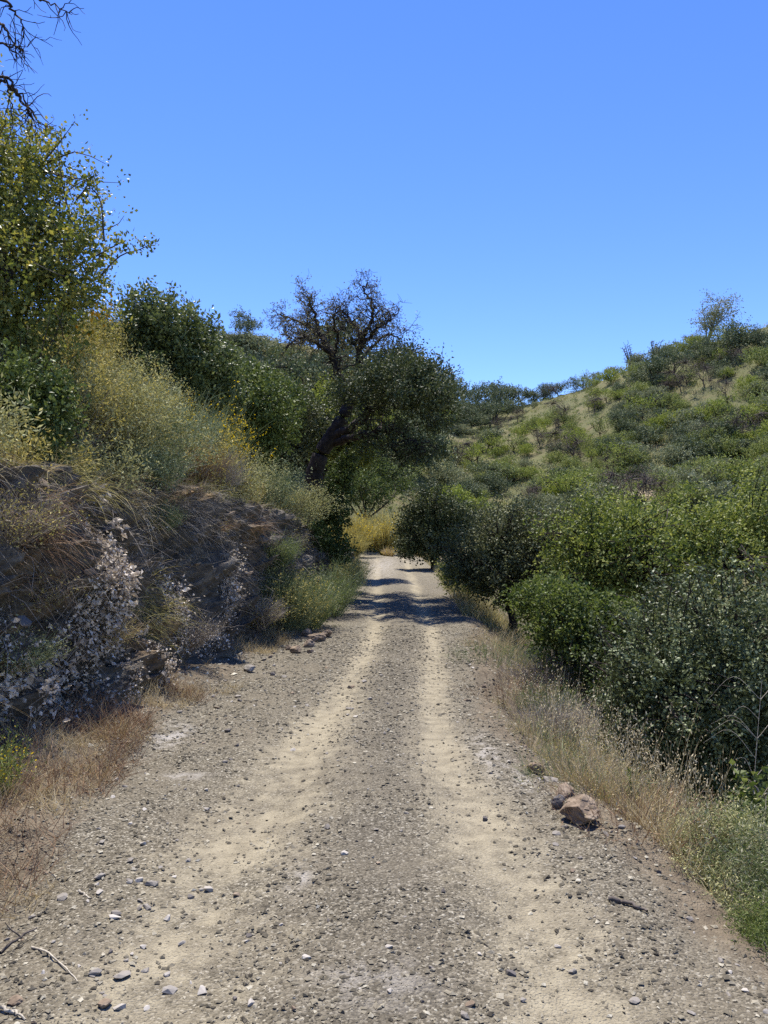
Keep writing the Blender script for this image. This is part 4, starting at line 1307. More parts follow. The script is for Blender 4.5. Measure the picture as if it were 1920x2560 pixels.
arching_stem()
b_ = on_ground(1575, 4.75)
g_ = Geo()
w_ = root("green_weed", "single upright green weed stalk just right of the big rock", "weed", b_)
rng = np.random.default_rng(142)
tubes(g_, [(spline([(0, 0, -0.02), (0.01, 0, 0.15), (0, 0, 0.33)], 8), np.linspace(0.004, 0.002, 8))], 4)
link("stalk", g_.mesh("stalk", M['green_stem'], True), w_)
g_ = Geo()
hh = rng.random(120) * 0.33
leaves(g_, np.stack([0 * hh, 0 * hh, hh], 1), rng.normal(size=(120, 3)) + np.array([0, 0, 0.6]), 0.03, 0.009, rng, rng.random(120))
link("foliage", g_.mesh("foliage", M['bright']), w_)
b_ = on_ground(10, 4.55)
w_ = broom("yellow_weed", "lime-yellow flowering weed at the left edge beside the reddish grass", "weed", b_, 'bright', 0.34, 0.35, 60, 0.005, 143, None, 0.0, 2, ('yellow', 160, 0.016, -1), ('bright', 700, 0.022), tone=0.8)

# ------------------------------------------------------------------ grasses and litter (uncountable)
def scatter_xy(rng, n, x0, x1, y0, y1, power=1.0):
    y = y0 + (y1 - y0) * rng.random(n) ** power
    t = rng.random(n)
    return x0(y) + (x1(y) - x0(y)) * t, y, t


def grass(name, mat, rng, x, y, length, width, tone, lean=0.45, bend=0.5, z=None, gravity=0.15):
    n = len(x)
    z = gz(x, y) if z is None else z
    base = np.stack([x, y, z - 0.01], 1)
    a = rng.normal(size=(n, 3)) * lean
    a[:, 2] = 1
    g = Geo()
    strips(g, base, a, length, width, rng, tone, bend, 2, gravity)
    describe(link(name, g.mesh(name, M[mat])), kind="stuff")


rng = np.random.default_rng(200)


def patchy(x, y, f, k, lim):
    return vnoise(np.stack([x * f, y * f, 0 * x], 1), k) > lim


# left verge: straw and rusty grass along the bank foot
x, y, t = scatter_xy(rng, 20000, lambda y: foot(y) + 0.02, lambda y: left_edge(y) + 0.22, 2.6, 13, 1.3)
k_ = patchy(x, y, 2.0, 201, -0.25 + 0.6 * t) & patchy(x, y, 5.5, 202, -0.05)
x, y, t = x[k_], y[k_], t[k_]
grass("dry_grass", 'straw', rng, x, y, rng.uniform(0.06, 0.26, len(x)) * (1.1 - 0.6 * t), 0.0045, 0.4 + 0.25 * vnoise(np.stack([x, y, 0 * x], 1) * 1.7, 3) + 0.2 * rng.normal(size=len(x)), 0.7)
x, y, t = scatter_xy(rng, 6000, lambda y: foot(y) + 0.0, lambda y: left_edge(y) + 0.1, 3.2, 7.5, 1.0)
k_ = patchy(x, y, 2.3, 211, 0.05)
grass("rusty_grass", 'rust', rng, x[k_], y[k_], rng.uniform(0.1, 0.3, k_.sum()), 0.004, rng.random(k_.sum()), 0.8)
# right verge
x, y, t = scatter_xy(rng, 23000, lambda y: right_edge(y) + 0.1, lambda y: right_edge(y) + 0.4 + np.interp(y, [2, 4, 8, 20], [0.5, 0.75, 1.0, 1.2]), 3.0, 18, 1.25)
k_ = (patchy(x, y, 1.6, 221, -0.3 + 0.8 * np.exp(-t * 5)) & ~((y < 4.8) & (t < 0.55)) & (y > 3.7)) & (patchy(x, y, 5.0, 222, 0.0))
x, y, t = x[k_], y[k_], t[k_]
grass("dry_grass", 'mixed_grass', rng, x, y, rng.uniform(0.05, 0.2, len(x)) * (0.5 + 0.9 * t), 0.0042, 0.68 + 0.3 * vnoise(np.stack([x, y, 0 * x], 1) * 1.3, 3) + 0.2 * rng.normal(size=len(x)), 0.55)
x, y, t = scatter_xy(rng, 6000, lambda y: right_edge(y) + 0.22, lambda y: right_edge(y) + 0.75, 3.6, 6.5, 1.0)
k_ = patchy(x, y, 2.1, 231, 0.0) & patchy(x, y, 7.0, 232, -0.1)
grass("tall_straw_grass", 'straw', rng, x[k_], y[k_], rng.uniform(0.12, 0.36, k_.sum()), 0.0038, 0.55 + 0.3 * rng.normal(size=k_.sum()), 0.5)
# far verges
x, y, t = scatter_xy(rng, 12000, lambda y: right_edge(y) - 0.1, lambda y: right_edge(y) + 1.3, 15, 40, 1.0)
grass("dry_grass", 'mixed_grass', rng, x, y, rng.uniform(0.1, 0.4, len(x)), 0.012, 0.6 + 0.3 * rng.normal(size=len(x)), 0.5)
x, y, t = scatter_xy(rng, 9000, lambda y: left_edge(y) - 0.4, lambda y: left_edge(y) + 0.1, 14, 44, 1.0)
grass("dry_grass", 'mixed_grass', rng, x, y, rng.uniform(0.08, 0.3, len(x)), 0.012, 0.6 + 0.3 * rng.normal(size=len(x)), 0.5)
# bank top and slope under the shrubs
x, y, t = scatter_xy(rng, 14000, lambda y: foot(y) - 3.6, lambda y: foot(y) - 0.85, 4.5, 19, 1.0)
grass("dry_grass", 'straw', rng, x, y, rng.uniform(0.1, 0.45, len(x)), 0.006, 0.35 + 0.3 * rng.normal(size=len(x)), 0.6, gravity=0.3)
n_ = 9000
yy, vv = rng.uniform(3.5, 17, n_), rng.uniform(0.76, 0.97, n_)
base = np.array([on_bank(a, b) for a, b in zip(yy, vv)])
g_ = Geo()
a_ = rng.normal(size=(n_, 3)) * 0.5 + np.array([0.25, -0.05, 0.9])
strips(g_, base, a_, rng.uniform(0.06, 0.24, n_), 0.005, rng, 0.45 + 0.28 * vnoise(base * 1.8, 5) + 0.2 * rng.normal(size=n_), 0.5, 2, 0.4)
describe(link("lip_grass", g_.mesh("lip_grass", M['mixed_grass'])), kind="stuff")
# thin stalks and roots hanging over the bank face
n_ = 8000
yy, vv = 3 + 17 * rng.random(n_) ** 1.5, rng.beta(3, 2, n_) * 0.9
base = np.array([on_bank(a, b) for a, b in zip(yy, vv)])
g_ = Geo()
d_ = rng.normal(size=(n_, 3)) * 0.5 + np.array([0.7, -0.1, 0.0])
strips(g_, base, d_, rng.uniform(0.1, 0.45, n_), 0.0045, rng, 0.45 + 0.3 * rng.normal(size=n_), 0.4, 2, 0.75)
describe(link("hanging_dry_grass", g_.mesh("hanging_dry_grass", M['dead_twig'])), kind="stuff")
n_ = 6500
yy, vv = rng.uniform(3.0, 12, n_), rng.beta(1.6, 2.2, n_) * 0.8
base = np.array([on_bank(a, b) for a, b in zip(yy, vv)]) + rng.normal(size=(n_, 3)) * 0.03 + np.array([0.03, 0, 0.02])
k_ = vnoise(base * 2.2, 77) > -0.1
g_ = Geo()
leaves(g_, base[k_], rng.normal(size=(k_.sum(), 3)) + np.array([0.5, 0, 0.1]), 0.028, 0.018, rng, 0.3 + 0.3 * rng.normal(size=k_.sum()), 0.2)
describe(link("bank_leaf_litter", g_.mesh("bank_leaf_litter", M['dead_twig'])), kind="stuff")
# wild oats on the right: stems with hanging pale spikelets
n_ = 420
x, y, t = scatter_xy(rng, n_, lambda y: right_edge(y) + 0.3, lambda y: right_edge(y) + 1.15, 4.0, 7.5, 1.0)
base = np.stack([x, y, gz(x, y) - 0.01], 1)
g_ = Geo()
a_ = rng.normal(size=(n_, 3)) * 0.22
a_[:, 2] = 1
ln_ = rng.uniform(0.4, 0.85, n_)
tips = strips(g_, base, a_, ln_, 0.0035, rng, 0.6 + 0.2 * rng.normal(size=n_), 0.22, 4, 0.1)
for _ in range(9):
    s = base + (tips - base) * rng.uniform(0.6, 1.0, n_)[:, None] + rng.normal(size=(n_, 3)) * 0.025
    leaves(g_, s, rng.normal(size=(n_, 3)) * 0.5 + np.array([0, 0, -1.0]), 0.022, 0.008, rng, 0.85 + 0.15 * rng.normal(size=n_))
describe(link("wild_oat_grass", g_.mesh("wild_oat_grass", M['straw'])), kind="stuff")

# ------------------------------------------------------------------ stones
def hull_stone(seed, flat=0.5, n=14):
    """An angular stone: the convex hull of a few points."""
    import bmesh
    r = np.random.default_rng(seed)
    p = rand_unit(r, n) * r.uniform(0.75, 1.0, (n, 1)) * np.array([1, r.uniform(0.6, 0.9), flat])
    bm = bmesh.new()
    for a in p:
        bm.verts.new(a)
    bmesh.ops.convex_hull(bm, input=bm.verts)
    for vtx in [q for q in bm.verts if not q.link_faces]:
        bm.verts.remove(vtx)
    bmesh.ops.recalc_face_normals(bm, faces=bm.faces)
    me = bpy.data.meshes.new("stone")
    bm.to_mesh(me)
    bm.free()
    a = me.attributes.new("tint", 'FLOAT', 'POINT')
    a.data.foreach_set("value", np.full(len(me.vertices), 0.5, np.float32))
    return me


def stone_kind(mat, seeds, flat):
    out = []
    for s in seeds:
        me = hull_stone(s, flat)
        me.materials.append(M[mat])
        out.append(me)
    return out


kinds = [
    ("grey flat shale chip lying loose on the gravel track", "grey shale chips loose on the track", stone_kind('grey_stone', (1, 2, 3, 4, 5), 0.38), 0.42),
    ("pale whitish stone chip lying loose on the gravel track", "pale stone chips loose on the track", stone_kind('pale_stone', (6, 7, 8, 9), 0.42), 0.3),
    ("dark slate lump lying loose on the gravel track", "dark slate lumps loose on the track", stone_kind('dark_stone', (10, 11, 12, 13), 0.6), 0.13),
    ("ochre brown stone lying loose on the gravel track", "ochre stones loose on the track", stone_kind('rust_stone', (14, 15, 16, 17), 0.5), 0.15),
]


def place_stone(me, x, y, r, label, group, rng, sink=0.25, name="stone", cat="stone", flat=0.4):
    o = link(name, me)
    o.scale = (r, r * rng.uniform(0.8, 1.15), r * rng.uniform(0.8, 1.15))
    o.rotation_euler = (rng.normal() * 0.18, rng.normal() * 0.18, rng.uniform(0, 6.28))
    o.location = (float(x), float(y), float(gz(x, y)[0]) + r * flat * (1 - 2 * sink))
    describe(o, label, cat, group)
    return o


rng = np.random.default_rng(300)
n_st = 0
while n_st < 270:
    y = 2.35 + 9.0 * rng.random() ** 1.9
    L_, R_ = float(left_edge(y)), float(right_edge(y))
    t = rng.random()
    x = L_ - 0.2 + (R_ - L_ + 0.35) * t
    ru = min(abs(x - float(rut_left(y))) - 0.0, abs(x - float(rut_right(y))))
    if abs(x) > 0.53 * y + 0.1 or (ru < 0.2 and rng.random() < 0.6):
        continue
    if t > 0.28 and rng.random() < 0.45:
        continue
    lab, grp, mes, _ = kinds[rng.choice(4, p=[k[3] for k in kinds])]
    r = float(np.clip(rng.lognormal(-4.15, 0.38), 0.010, 0.036)) * float(np.interp(y, [2, 10], [1, 1.6]))
    place_stone(mes[rng.integers(len(mes))], x, y, r, lab, grp, rng)
    n_st += 1


# a scatter of flat grey slabs and pinkish chips beside the left wheel rut
rng = np.random.default_rng(301)
for k in range(30):
    px_, py_ = rng.normal(330, 75), rng.normal(2310, 120)
    d_ = EYE * F_PX / (py_ - HORIZON)
    pale_ = k % 3 == 0
    place_stone(kinds[1 if pale_ else 0][2][k % 4], (px_ - CX) / F_PX * d_, d_, rng.uniform(0.018, 0.042), "pale flat slab in the stony strip left of the left wheel rut" if pale_ else "grey shale slab in the stony strip left of the left wheel rut",
                "pale slabs in the stony strip" if pale_ else "grey slabs in the stony strip", rng)


def name_stones():
    """A label of its own for every loose stone: size, kind, which strip of the track, how far along, which one there."""
    noun = {"grey shale chips loose on the track": "grey shale chip", "pale stone chips loose on the track": "pale stone chip", "dark slate lumps loose on the track": "dark slate lump",
            "ochre stones loose on the track": "ochre stone", "pale slabs in the stony strip": "pale flat slab", "grey slabs in the stony strip": "grey flat slab"}
    nth = ["nearest", "second nearest", "third nearest", "fourth nearest", "fifth nearest", "sixth nearest", "seventh nearest", "eighth nearest", "ninth nearest", "tenth nearest", "eleventh nearest", "twelfth nearest"]
    found = {}
    for o in [q for q in scene.objects if q.get("group") in noun]:
        x, y = o.location.x, o.location.y
        a, b = float(rut_left(y)), float(rut_right(y))
        zone = "left gravel edge" if x < a - 0.3 else "left wheel rut" if x < a + 0.2 else "middle strip" if x < b - 0.2 else "right wheel rut" if x < b + 0.2 else "right gravel edge"
        where = "at the view bottom" if y < 3.2 else "level with the reddish stick" if y < 3.9 else "before the tawny rock" if y < 4.5 else "just past the tawny rock" if y < 6 else "well past the tawny rock" if y < 8 else "far up the track"
        size = "big" if o.scale.x > 0.024 else "small" if o.scale.x < 0.015 else "medium"
        found.setdefault((f"{size} {noun[o['group']]} on the {zone}", where), []).append((y, o))
    for (what, where), lst in found.items():
        lst.sort(key=lambda q: q[0])
        for k, (_, o) in enumerate(lst):
            o["label"] = f"{what} {where}" if len(lst) == 1 else f"{what} {where}, {nth[min(k, 11)]}"


name_stones()


def rough_rock(label, x, y, size, mat, seed, name="rock", sink=0.2, squash=(1, 0.8, 0.7), group=None):
    """A larger broken rock with facets and cracks."""
    rng = np.random.default_rng(seed)
    import bmesh
    bm = bmesh.new()
    bmesh.ops.create_icosphere(bm, subdivisions=5 if size > 0.1 else 3, radius=1)
    v = np.array([q.co for q in bm.verts])
    tri = np.array([[q.index for q in f.verts] for f in bm.faces])
    bm.free()
    d = unit(v)
    planes = rand_unit(rng, 15)
    off = rng.uniform(0.62, 0.95, 15)
    dots = d @ planes.T
    rad = np.min(np.where(dots > 0.05, off[None, :] / np.maximum(dots, 0.05), 9), axis=1)
    rad = np.minimum(rad, 1.15)
    p = d * rad[:, None] * np.array(squash)
    dd, cc = cells(p * np.array([2.2, 2.2, 4.5]) + seed, 3)
    p = p * (1 + 0.11 * (cc - 0.5) - 0.05 * dd + 0.05 * fbm(p * 3 + seed, 4, 2))[:, None]
    p = p * size
    g = Geo()
    g.add(p, None, tri, tint=np.clip(0.5 + 0.3 * (cc - 0.5) + 0.25 * fbm(p / size * 2, 3, 9), 0, 1))
    o = link(name, g.mesh(name, M[mat], False))
    o.location = (float(x), float(y), float(gz(x, y)[0]) + size * squash[2] * (1 - 2 * sink) * 0.8)
    o.rotation_euler = (0, 0, rng.uniform(0, 6.28))
    describe(o, label, "rock", group)
    return o


def rock_at(label, px, py, width_px, mat, seed, **kw):
    d = EYE * F_PX / (py - HORIZON)
    for _ in range(8):
        x = (px - CX) / F_PX * d
        d = (EYE - float(gz(x, d)[0])) * F_PX / (py - HORIZON)
    return rough_rock(label, (px - CX) / F_PX * d, d, width_px / F_PX * d * 0.5, mat, seed, **kw)


rock_at("large fissured tawny rock on the right edge of the track", 1452, 2048, 100, 'rust_stone', 401, squash=(1, 0.8, 0.72), sink=0.12)
rock_at("brown angular rock half buried behind the large tawny rock", 1412, 1985, 62, 'rust_stone', 402, sink=0.35)
rock_at("small dark rock touching the left side of the large tawny rock", 1395, 2015, 50, 'dark_stone', 403)
rock_at("brownish rock highest in the row above the large tawny rock", 1345, 1935, 52, 'rust_stone', 404)
rock_at("flat grey rock in the row above the large tawny rock", 1375, 1955, 44, 'grey_stone', 405, squash=(1, 0.8, 0.45))
for k, (px, py, w, lab) in enumerate(((815, 1592, 38, "rust brown rubble stone closest to the shadow at the bank foot"), (790, 1602, 44, "largest rust brown rubble stone at the foot of the bright green bush"), (765, 1590, 34, "ochre rubble stone against the bright green bush"),
                                      (770, 1617, 34, "flat ochre stone in front of the rubble heap"), (742, 1632, 38, "round ochre stone at the near end of the rubble heap"), (722, 1624, 24, "small orange stone leftmost of the rubble heap"),
                                      (776, 1632, 22, "small brown stone beside the round ochre stone"))):
    rock_at(lab, px, py, w, 'rust_stone', 410 + k)
rock_at("lone grey rock on the gravel before the bank crevice", 624, 1680, 32, 'grey_stone', 420, squash=(1, 0.8, 0.85), sink=0.1)
rock_at("brown lump alone on the left side of the gravel", 569, 1830, 20, 'dark_stone', 421)
rock_at("small dark rock between the lone grey rock and the left wheel rut", 681, 1688, 18, 'dark_stone', 422)
rock_at("pinkish square stone near the lower left corner", 260, 2515, 44, 'rust_stone', 423, squash=(1, 0.8, 0.5))
rock_at("flat reddish stone by the lower left sticks", 38, 2505, 50, 'rust_stone', 424, squash=(1, 0.8, 0.4))

# loose bits of rock proud of the earth bank: pieces of the setting
rng = np.random.default_rng(330)
bank_meshes = stone_kind('rust_stone', (31, 32, 33), 0.6) + stone_kind('dark_stone', (34, 35, 36), 0.5)
for k in range(230):
    y, v = 4 + 15 * rng.random() ** 1.4, rng.uniform(0.05, 0.8)
    o = link("rock_piece", bank_meshes[rng.integers(6)], bank_obj)
    o.location = on_bank(y, v) - np.array([0.02, 0, 0])
    r = rng.uniform(0.03, 0.12)
    o.scale = (r, r * rng.uniform(0.9, 1.7), r * rng.uniform(0.5, 1))
    o.rotation_euler = (0.5 + rng.normal() * 0.3, rng.normal() * 0.4, rng.normal() * 0.6)

# gravel: tens of thousands of chips as one object
def pebbles(name, n, seed, y0, y1, power, rmin, rmax, xf=None):
    rng = np.random.default_rng(seed)
    y = y0 + (y1 - y0) * rng.random(n) ** power
    L_, R_ = left_edge(y) - 0.25, right_edge(y) + 0.3
    x = L_ + (R_ - L_) * rng.random(n)
    rl = np.minimum(np.abs(x - rut_left(y)) / 0.3, np.abs(x - rut_right(y)) / 0.24)
    keep = (rng.random(n) < np.clip(0.18 + 0.8 * rl, 0, 1)) & (np.abs(x) < 0.53 * y + 0.25)
    pn = fbm(np.stack([x * 2, y * 2, 0 * x], 1), 3, 55)
    keep &= rng.random(n) < np.clip(0.7 + 0.5 * pn, 0.2, 1)
    x, y = x[keep], y[keep]
    n = len(x)
    r = rmin * (rmax / rmin) ** (rng.random(n) ** 2.2) * np.interp(y, [2, 12], [1, 2.0])
    octa = np.array([(1, 0, 0), (0, 1, 0), (-1, 0, 0), (0, -1, 0), (0, 0, 1), (0, 0, -1.0)])
    v = octa[None] * rng.uniform(0.55, 1.2, (n, 6, 1)) + rng.normal(size=(n, 6, 3)) * 0.18
    v = v * np.array([1, 0.85, 0.42])
    a = rng.uniform(0, 6.28, n)
    ca, sa = np.cos(a)[:, None], np.sin(a)[:, None]
    v = np.stack([v[:, :, 0] * ca - v[:, :, 1] * sa, v[:, :, 0] * sa + v[:, :, 1] * ca, v[:, :, 2]], 2) * r[:, None, None]
    v = v + np.stack([x, y, gz(x, y) + r * 0.2], 1)[:, None, :]
    f = np.array([(0, 1, 4), (1, 2, 4), (2, 3, 4), (3, 0, 4), (1, 0, 5), (2, 1, 5), (3, 2, 5), (0, 3, 5)])
    tri = (np.arange(n)[:, None, None] * 6 + f[None]).reshape(-1, 3)
    g = Geo()
    g.add(v.reshape(-1, 3), None, tri, np.repeat(np.clip(0.56 + 0.26 * rng.normal(size=n), 0, 1), 6))
    describe(link(name, g.mesh(name, M['pebble'])), kind="stuff")


pebbles("gravel", 72000, 350, 2.2, 13.5, 1.8, 0.0028, 0.0165)

def bank_chips():
    """Crumbled chips clinging to the cut and heaped along its foot."""
    rng = np.random.default_rng(351)
    n = 8000
    yy = 3 + 17 * rng.random(n) ** 1.3
    vv = rng.beta(0.9, 1.5, n) * 0.85
    c = np.array([on_bank(a, b) for a, b in zip(yy, vv)])
    at_foot = rng.random(n) < 0.3
    fx = foot(yy) + 0.1 + np.abs(rng.normal(size=n)) * 0.3
    c[at_foot] = np.stack([fx, yy, gz(fx, yy)], 1)[at_foot]
    r = 0.006 * (7 ** (rng.random(n) ** 2.2))
    octa = np.array([(1, 0, 0), (0, 1, 0), (-1, 0, 0), (0, -1, 0), (0, 0, 1), (0, 0, -1.0)])
    v = (octa[None] * rng.uniform(0.5, 1.3, (n, 6, 1)) + rng.normal(size=(n, 6, 3)) * 0.25) * np.array([0.8, 1.2, 0.6]) * r[:, None, None] + c[:, None, :]
    f = np.array([(0, 1, 4), (1, 2, 4), (2, 3, 4), (3, 0, 4), (1, 0, 5), (2, 1, 5), (3, 2, 5), (0, 3, 5)])
    g = Geo()
    g.add(v.reshape(-1, 3), None, (np.arange(n)[:, None, None] * 6 + f[None]).reshape(-1, 3), np.repeat(np.clip(0.5 + 0.22 * rng.normal(size=n), 0, 1), 6))
    describe(link("bank_rubble", g.mesh("bank_rubble", M['pebble'])), kind="stuff")


bank_chips()

# sticks and twigs on the ground
def stick(label, pts, r, mat, seed, name="stick", forks=1):
    rng = np.random.default_rng(seed)
    w = []
    for px, py, lift in pts:
        d = EYE * F_PX / (py - HORIZON)
        x = (px - CX) / F_PX * d
        w.append((x, d, float(gz(x, d)[0]) + r * 0.7 + lift))
    w = np.array(w)
    org = w[0].copy()
    o = root(name, label, "stick", org)
    g = Geo()
    line = spline(w - org, 12)
    line += rng.normal(size=line.shape) * r * 0.5
    tubes(g, [(line, np.linspace(r, r * 0.5, 12))], 6)
    for _ in range(forks):
        k = rng.integers(4, 9)
        b, br = branch(rng, line[k], unit(line[k + 1] - line[k]) + np.array([rng.normal() * 0.6, rng.normal() * 0.6, 0.1]), rng.uniform(0.05, 0.12), r * 0.5, r * 0.25, 5, 0.15)
        tubes(g, [(b, br)], 4)
    link("branch", g.mesh("branch", M[mat], True), o)


stick("dark reddish stick lying on the gravel right of the right wheel rut", [(1525, 2258, 0), (1575, 2268, 0.004), (1620, 2284, 0)], 0.011, 'bark_grey', 501, forks=0)
stick("forked brown stick at the left edge of the picture", [(0, 2362, 0.01), (40, 2345, 0.03), (90, 2312, 0.02)], 0.007, 'bark_grey', 502)
stick("thin straw-coloured stick in the lower left gravel", [(80, 2362, 0.005), (140, 2410, 0.01), (195, 2462, 0)], 0.0045, 'stem_pale', 503, forks=0)
stick("short bleached twig above the straw-coloured stick", [(198, 2232, 0.005), (225, 2255, 0)], 0.006, 'stem_pale', 504, forks=0)
stick("pale twig in the very lower left corner", [(0, 2530, 0.01), (60, 2560, 0.0)], 0.007, 'stem_pale', 505, forks=1)

# ------------------------------------------------------------------ the hills: shrubs and small trees one by one
def proto(name, label, category, group, lobes, mat, leaf, clumps, per, spread, seed, bark='bark', trunk_r=0.07, twigs=0, tone=0.5, rough=0.35, inner=0.3, twig_r=0.02):
    r, _, _ = leafy(name, label, category, (0, 0, 0), lobes, mat, bark, leaf, clumps, per, spread, trunk_r, twigs, seed, group, inner, rough, tone, twig_r)
    return r


def bushy(seed, w, h, n=4):
    r = np.random.default_rng(seed)
    return [(r.normal() * w * 0.3, r.normal() * w * 0.3, h * r.uniform(0.4, 0.62), w * r.uniform(0.35, 0.55), w * r.uniform(0.35, 0.55), h * r.uniform(0.33, 0.45)) for _ in range(n)]


def treeish(seed, w, h, n=5, clear=0.35):
    r = np.random.default_rng(seed)
    return [(r.normal() * w * 0.25, r.normal() * w * 0.25, h * r.uniform(clear + 0.15, 0.85), w * r.uniform(0.28, 0.42), w * r.uniform(0.28, 0.42), h * r.uniform(0.16, 0.26)) for _ in range(n)]


G_SHRUB = "shrubs dotted over the far hillsides"
protos = {}
for key, mat, lab in (('green', 'hill_green', "olive green shrub on the grassy far hillside"), ('grey', 'hill_grey', "grey-green shrub on the far hillside"),
                      ('dark', 'hill_dark', "dark green shrub on the far hillside"), ('lime', 'hill_lime', "fresh lime green shrub on the far hillside")):
    protos[key] = [proto("hillside_shrub", lab, "shrub", key.replace('lime', 'lime green').replace('grey', 'grey-green') + " " + G_SHRUB, bushy(600 + i + hash_i, 1.9, 1.5), mat, (0.13, 0.08), 230, 11, 0.18, 620 + i + hash_i, trunk_r=0.03)
                   for i, hash_i in ((0, len(mat) * 3), (1, len(mat) * 5), (2, len(mat) * 7))]
protos['oak'] = [proto("hillside_oak", "dark holm oak on the far hillside", "tree", "dark oaks on the far hillsides", treeish(640 + i, 4.6, 4.2, 6, 0.2), 'hill_dark', (0.24, 0.16), 330, 11, 0.38, 645 + i, trunk_r=0.16) for i in range(3)]
protos['almond'] = [proto("hillside_almond", "small thin green tree on the grassy far hillside", "tree", "small almond trees on the far hillside", treeish(650 + i, 2.6, 2.5, 5, 0.3), 'hill_lime' if i == 1 else 'hill_green', (0.15, 0.09), 130, 8, 0.25, 655 + i, trunk_r=0.06, twigs=26) for i in range(3)]
protos['bare'] = [proto("hillside_bare_tree", "small leafless brown tree on the far hillside", "tree", "leafless trees on the far hillside", treeish(660 + i, 2.4, 2.4, 5, 0.3), 'hill_brown', (0.16, 0.03), 130, 8, 0.25, 665 + i, bark='bark_grey', trunk_r=0.05, twigs=60) for i in range(2)]
first = {id(p): True for v in protos.values() for p in v}
rng = np.random.default_rng(700)


def put(key, x, y, sc=1.0, label=None, sink=0.05):
    p = protos[key][rng.integers(len(protos[key]))]
    loc = (x, y, float(gz(x, y)[0]) - sink)
    rz = float(rng.uniform(0, 6.28))
    s = float(sc) * np.array([1, 1, rng.uniform(0.85, 1.15)])
    if first.pop(id(p), False):
        p.location = loc
        p.rotation_euler = (0, 0, rz)
        p.scale = s
        if label:
            p["label"] = label
        return p
    return copy_thing(p, loc, rz, s, label)


# notable ones first
for px, py, key, sc, lab in (
        (1635, 965, 'oak', 0.75, "dark oak on the ridge below the second dead tree"), (1690, 945, 'oak', 0.75, "dark oak on the ridge right of the dead trees"),
        (1590, 915, 'oak', 0.45, "small dark round oak at the foot of the dead ridge tree"), (1790, 905, 'oak', 0.62, "dark oak under the tall pale ridge tree"),
        (1850, 890, 'oak', 0.9, "widest dark oak on the ridge near the right edge"), (1905, 870, 'oak', 0.62, "dark oak on the ridge at the very right edge"),
        (1160, 1010, 'oak', 0.95, "leftmost oak on the dip of the right ridge"), (1205, 1030, 'oak', 0.95, "second oak from the dip of the right ridge"), (1240, 1045, 'oak', 1.0, "oak sunk below the dip of the right ridge"),
        (1270, 1010, 'oak', 0.85, "third oak along the low part of the right ridge"), (1305, 1005, 'oak', 0.8, "fourth oak along the low part of the right ridge"), (1180, 1075, 'oak', 0.9, "oak on the slope beneath the ridge dip"),
        (1130, 1060, 'oak', 0.95, "oak on the slope tucked beside the leaning oak crown"), (1150, 1052, 'oak', 0.95, "oak in the wooded hollow closest to the leaning oak crown"), (1197, 1060, 'oak', 0.9, "oak in the wooded hollow under the second ridge oak"), (1228, 1070, 'oak', 0.8, "lowest oak in the wooded hollow under the ridge dip"), (1335, 1000, 'oak', 0.6, "fifth oak along the low part of the right ridge"),
        (1360, 985, 'oak', 0.55, "low oak on the middle of the right ridge"), (1395, 975, 'oak', 0.55, "low rounded oak on the ridge above the bare almond trees"), (1440, 960, 'oak', 0.5, "low oak halfway up the right ridge"),
        (1220, 1125, 'oak', 0.6, "black-green oak at the left of the grassy clearing"), (1550, 1080, 'oak', 0.55, "slim dark oak at the right of the grassy clearing"), (1245, 1215, 'oak', 0.6, "dark bushy oak low on the grassy clearing"), (1380, 1140, 'bare', 0.6, "grey leafless bush in the middle of the clearing"),
        (1437, 1155, 'bare', 1.35, "large dark brown leafless tree in the middle of the hillside"), (1410, 1060, 'bare', 1.0, "leafless almond tree high in the grassy clearing"), (1485, 1035, 'bare', 1.0, "leafless almond tree below the ridge oaks"),
        (1245, 1135, 'almond', 0.9, "lime almond tree beside the black-green oak"), (1770, 1240, 'almond', 1.2, "yellow-green almond tree beside the pale terrace path"),
        (625, 842, 'oak', 0.55, "single round oak on the skyline of the left hill")):
    x, y = hill_xy(px, py)
    put(key, x, y, sc, lab, 0.25 if key == 'oak' else 0.05)


def hill_tree(label, px, py, top_py, width, mat, lean, seed, leafy_n):
    """A single tall tree on the ridge with its own branch pattern."""
    rng = np.random.default_rng(seed)
    x, y = hill_xy(px, py)
    base = np.array([x, y, float(gz(x, y)[0]) - 0.1])
    h = P(px, top_py, y)[2] - base[2]
    o = root("ridge_tree", label, "tree", base)
    g, gl = Geo(), Geo()
    tips = []
    for k in range(4):
        e = np.array([lean + rng.normal() * width * 0.35, rng.normal() * width * 0.3, h * rng.uniform(0.75, 1.0)])
        line = spline([(0, 0, 0), e * np.array([0.3, 0.3, 0.45]) + rng.normal(size=3) * 0.15, e], 12)
        tubes(g, [(line, np.linspace(0.13, 0.03, 12))], 6)
        for _ in range(14):
            i = rng.integers(4, 12)
            b, br = branch(rng, line[i], rng.normal(size=3) * 0.7 + np.array([0, 0, 0.6]), rng.uniform(0.5, 1.3) * width * 0.35, 0.04, 0.015, 6, 0.3)
            tubes(g, [(b, br)], 4)
            tips += [b[-1], b[-2], b[-3]]
    link("trunk", g.mesh("trunk", M[mat], True), o)
    if leafy_n:
        tips = np.array(tips)
        i = rng.integers(0, len(tips), leafy_n)
        leaves(gl, tips[i] + rng.normal(size=(leafy_n, 3)) * 0.32, rng.normal(size=(leafy_n, 3)), 0.22, 0.12, rng, 0.5 + 0.25 * rng.normal(size=leafy_n))
        link("crown", gl.mesh("crown", M['hill_grey']), o)


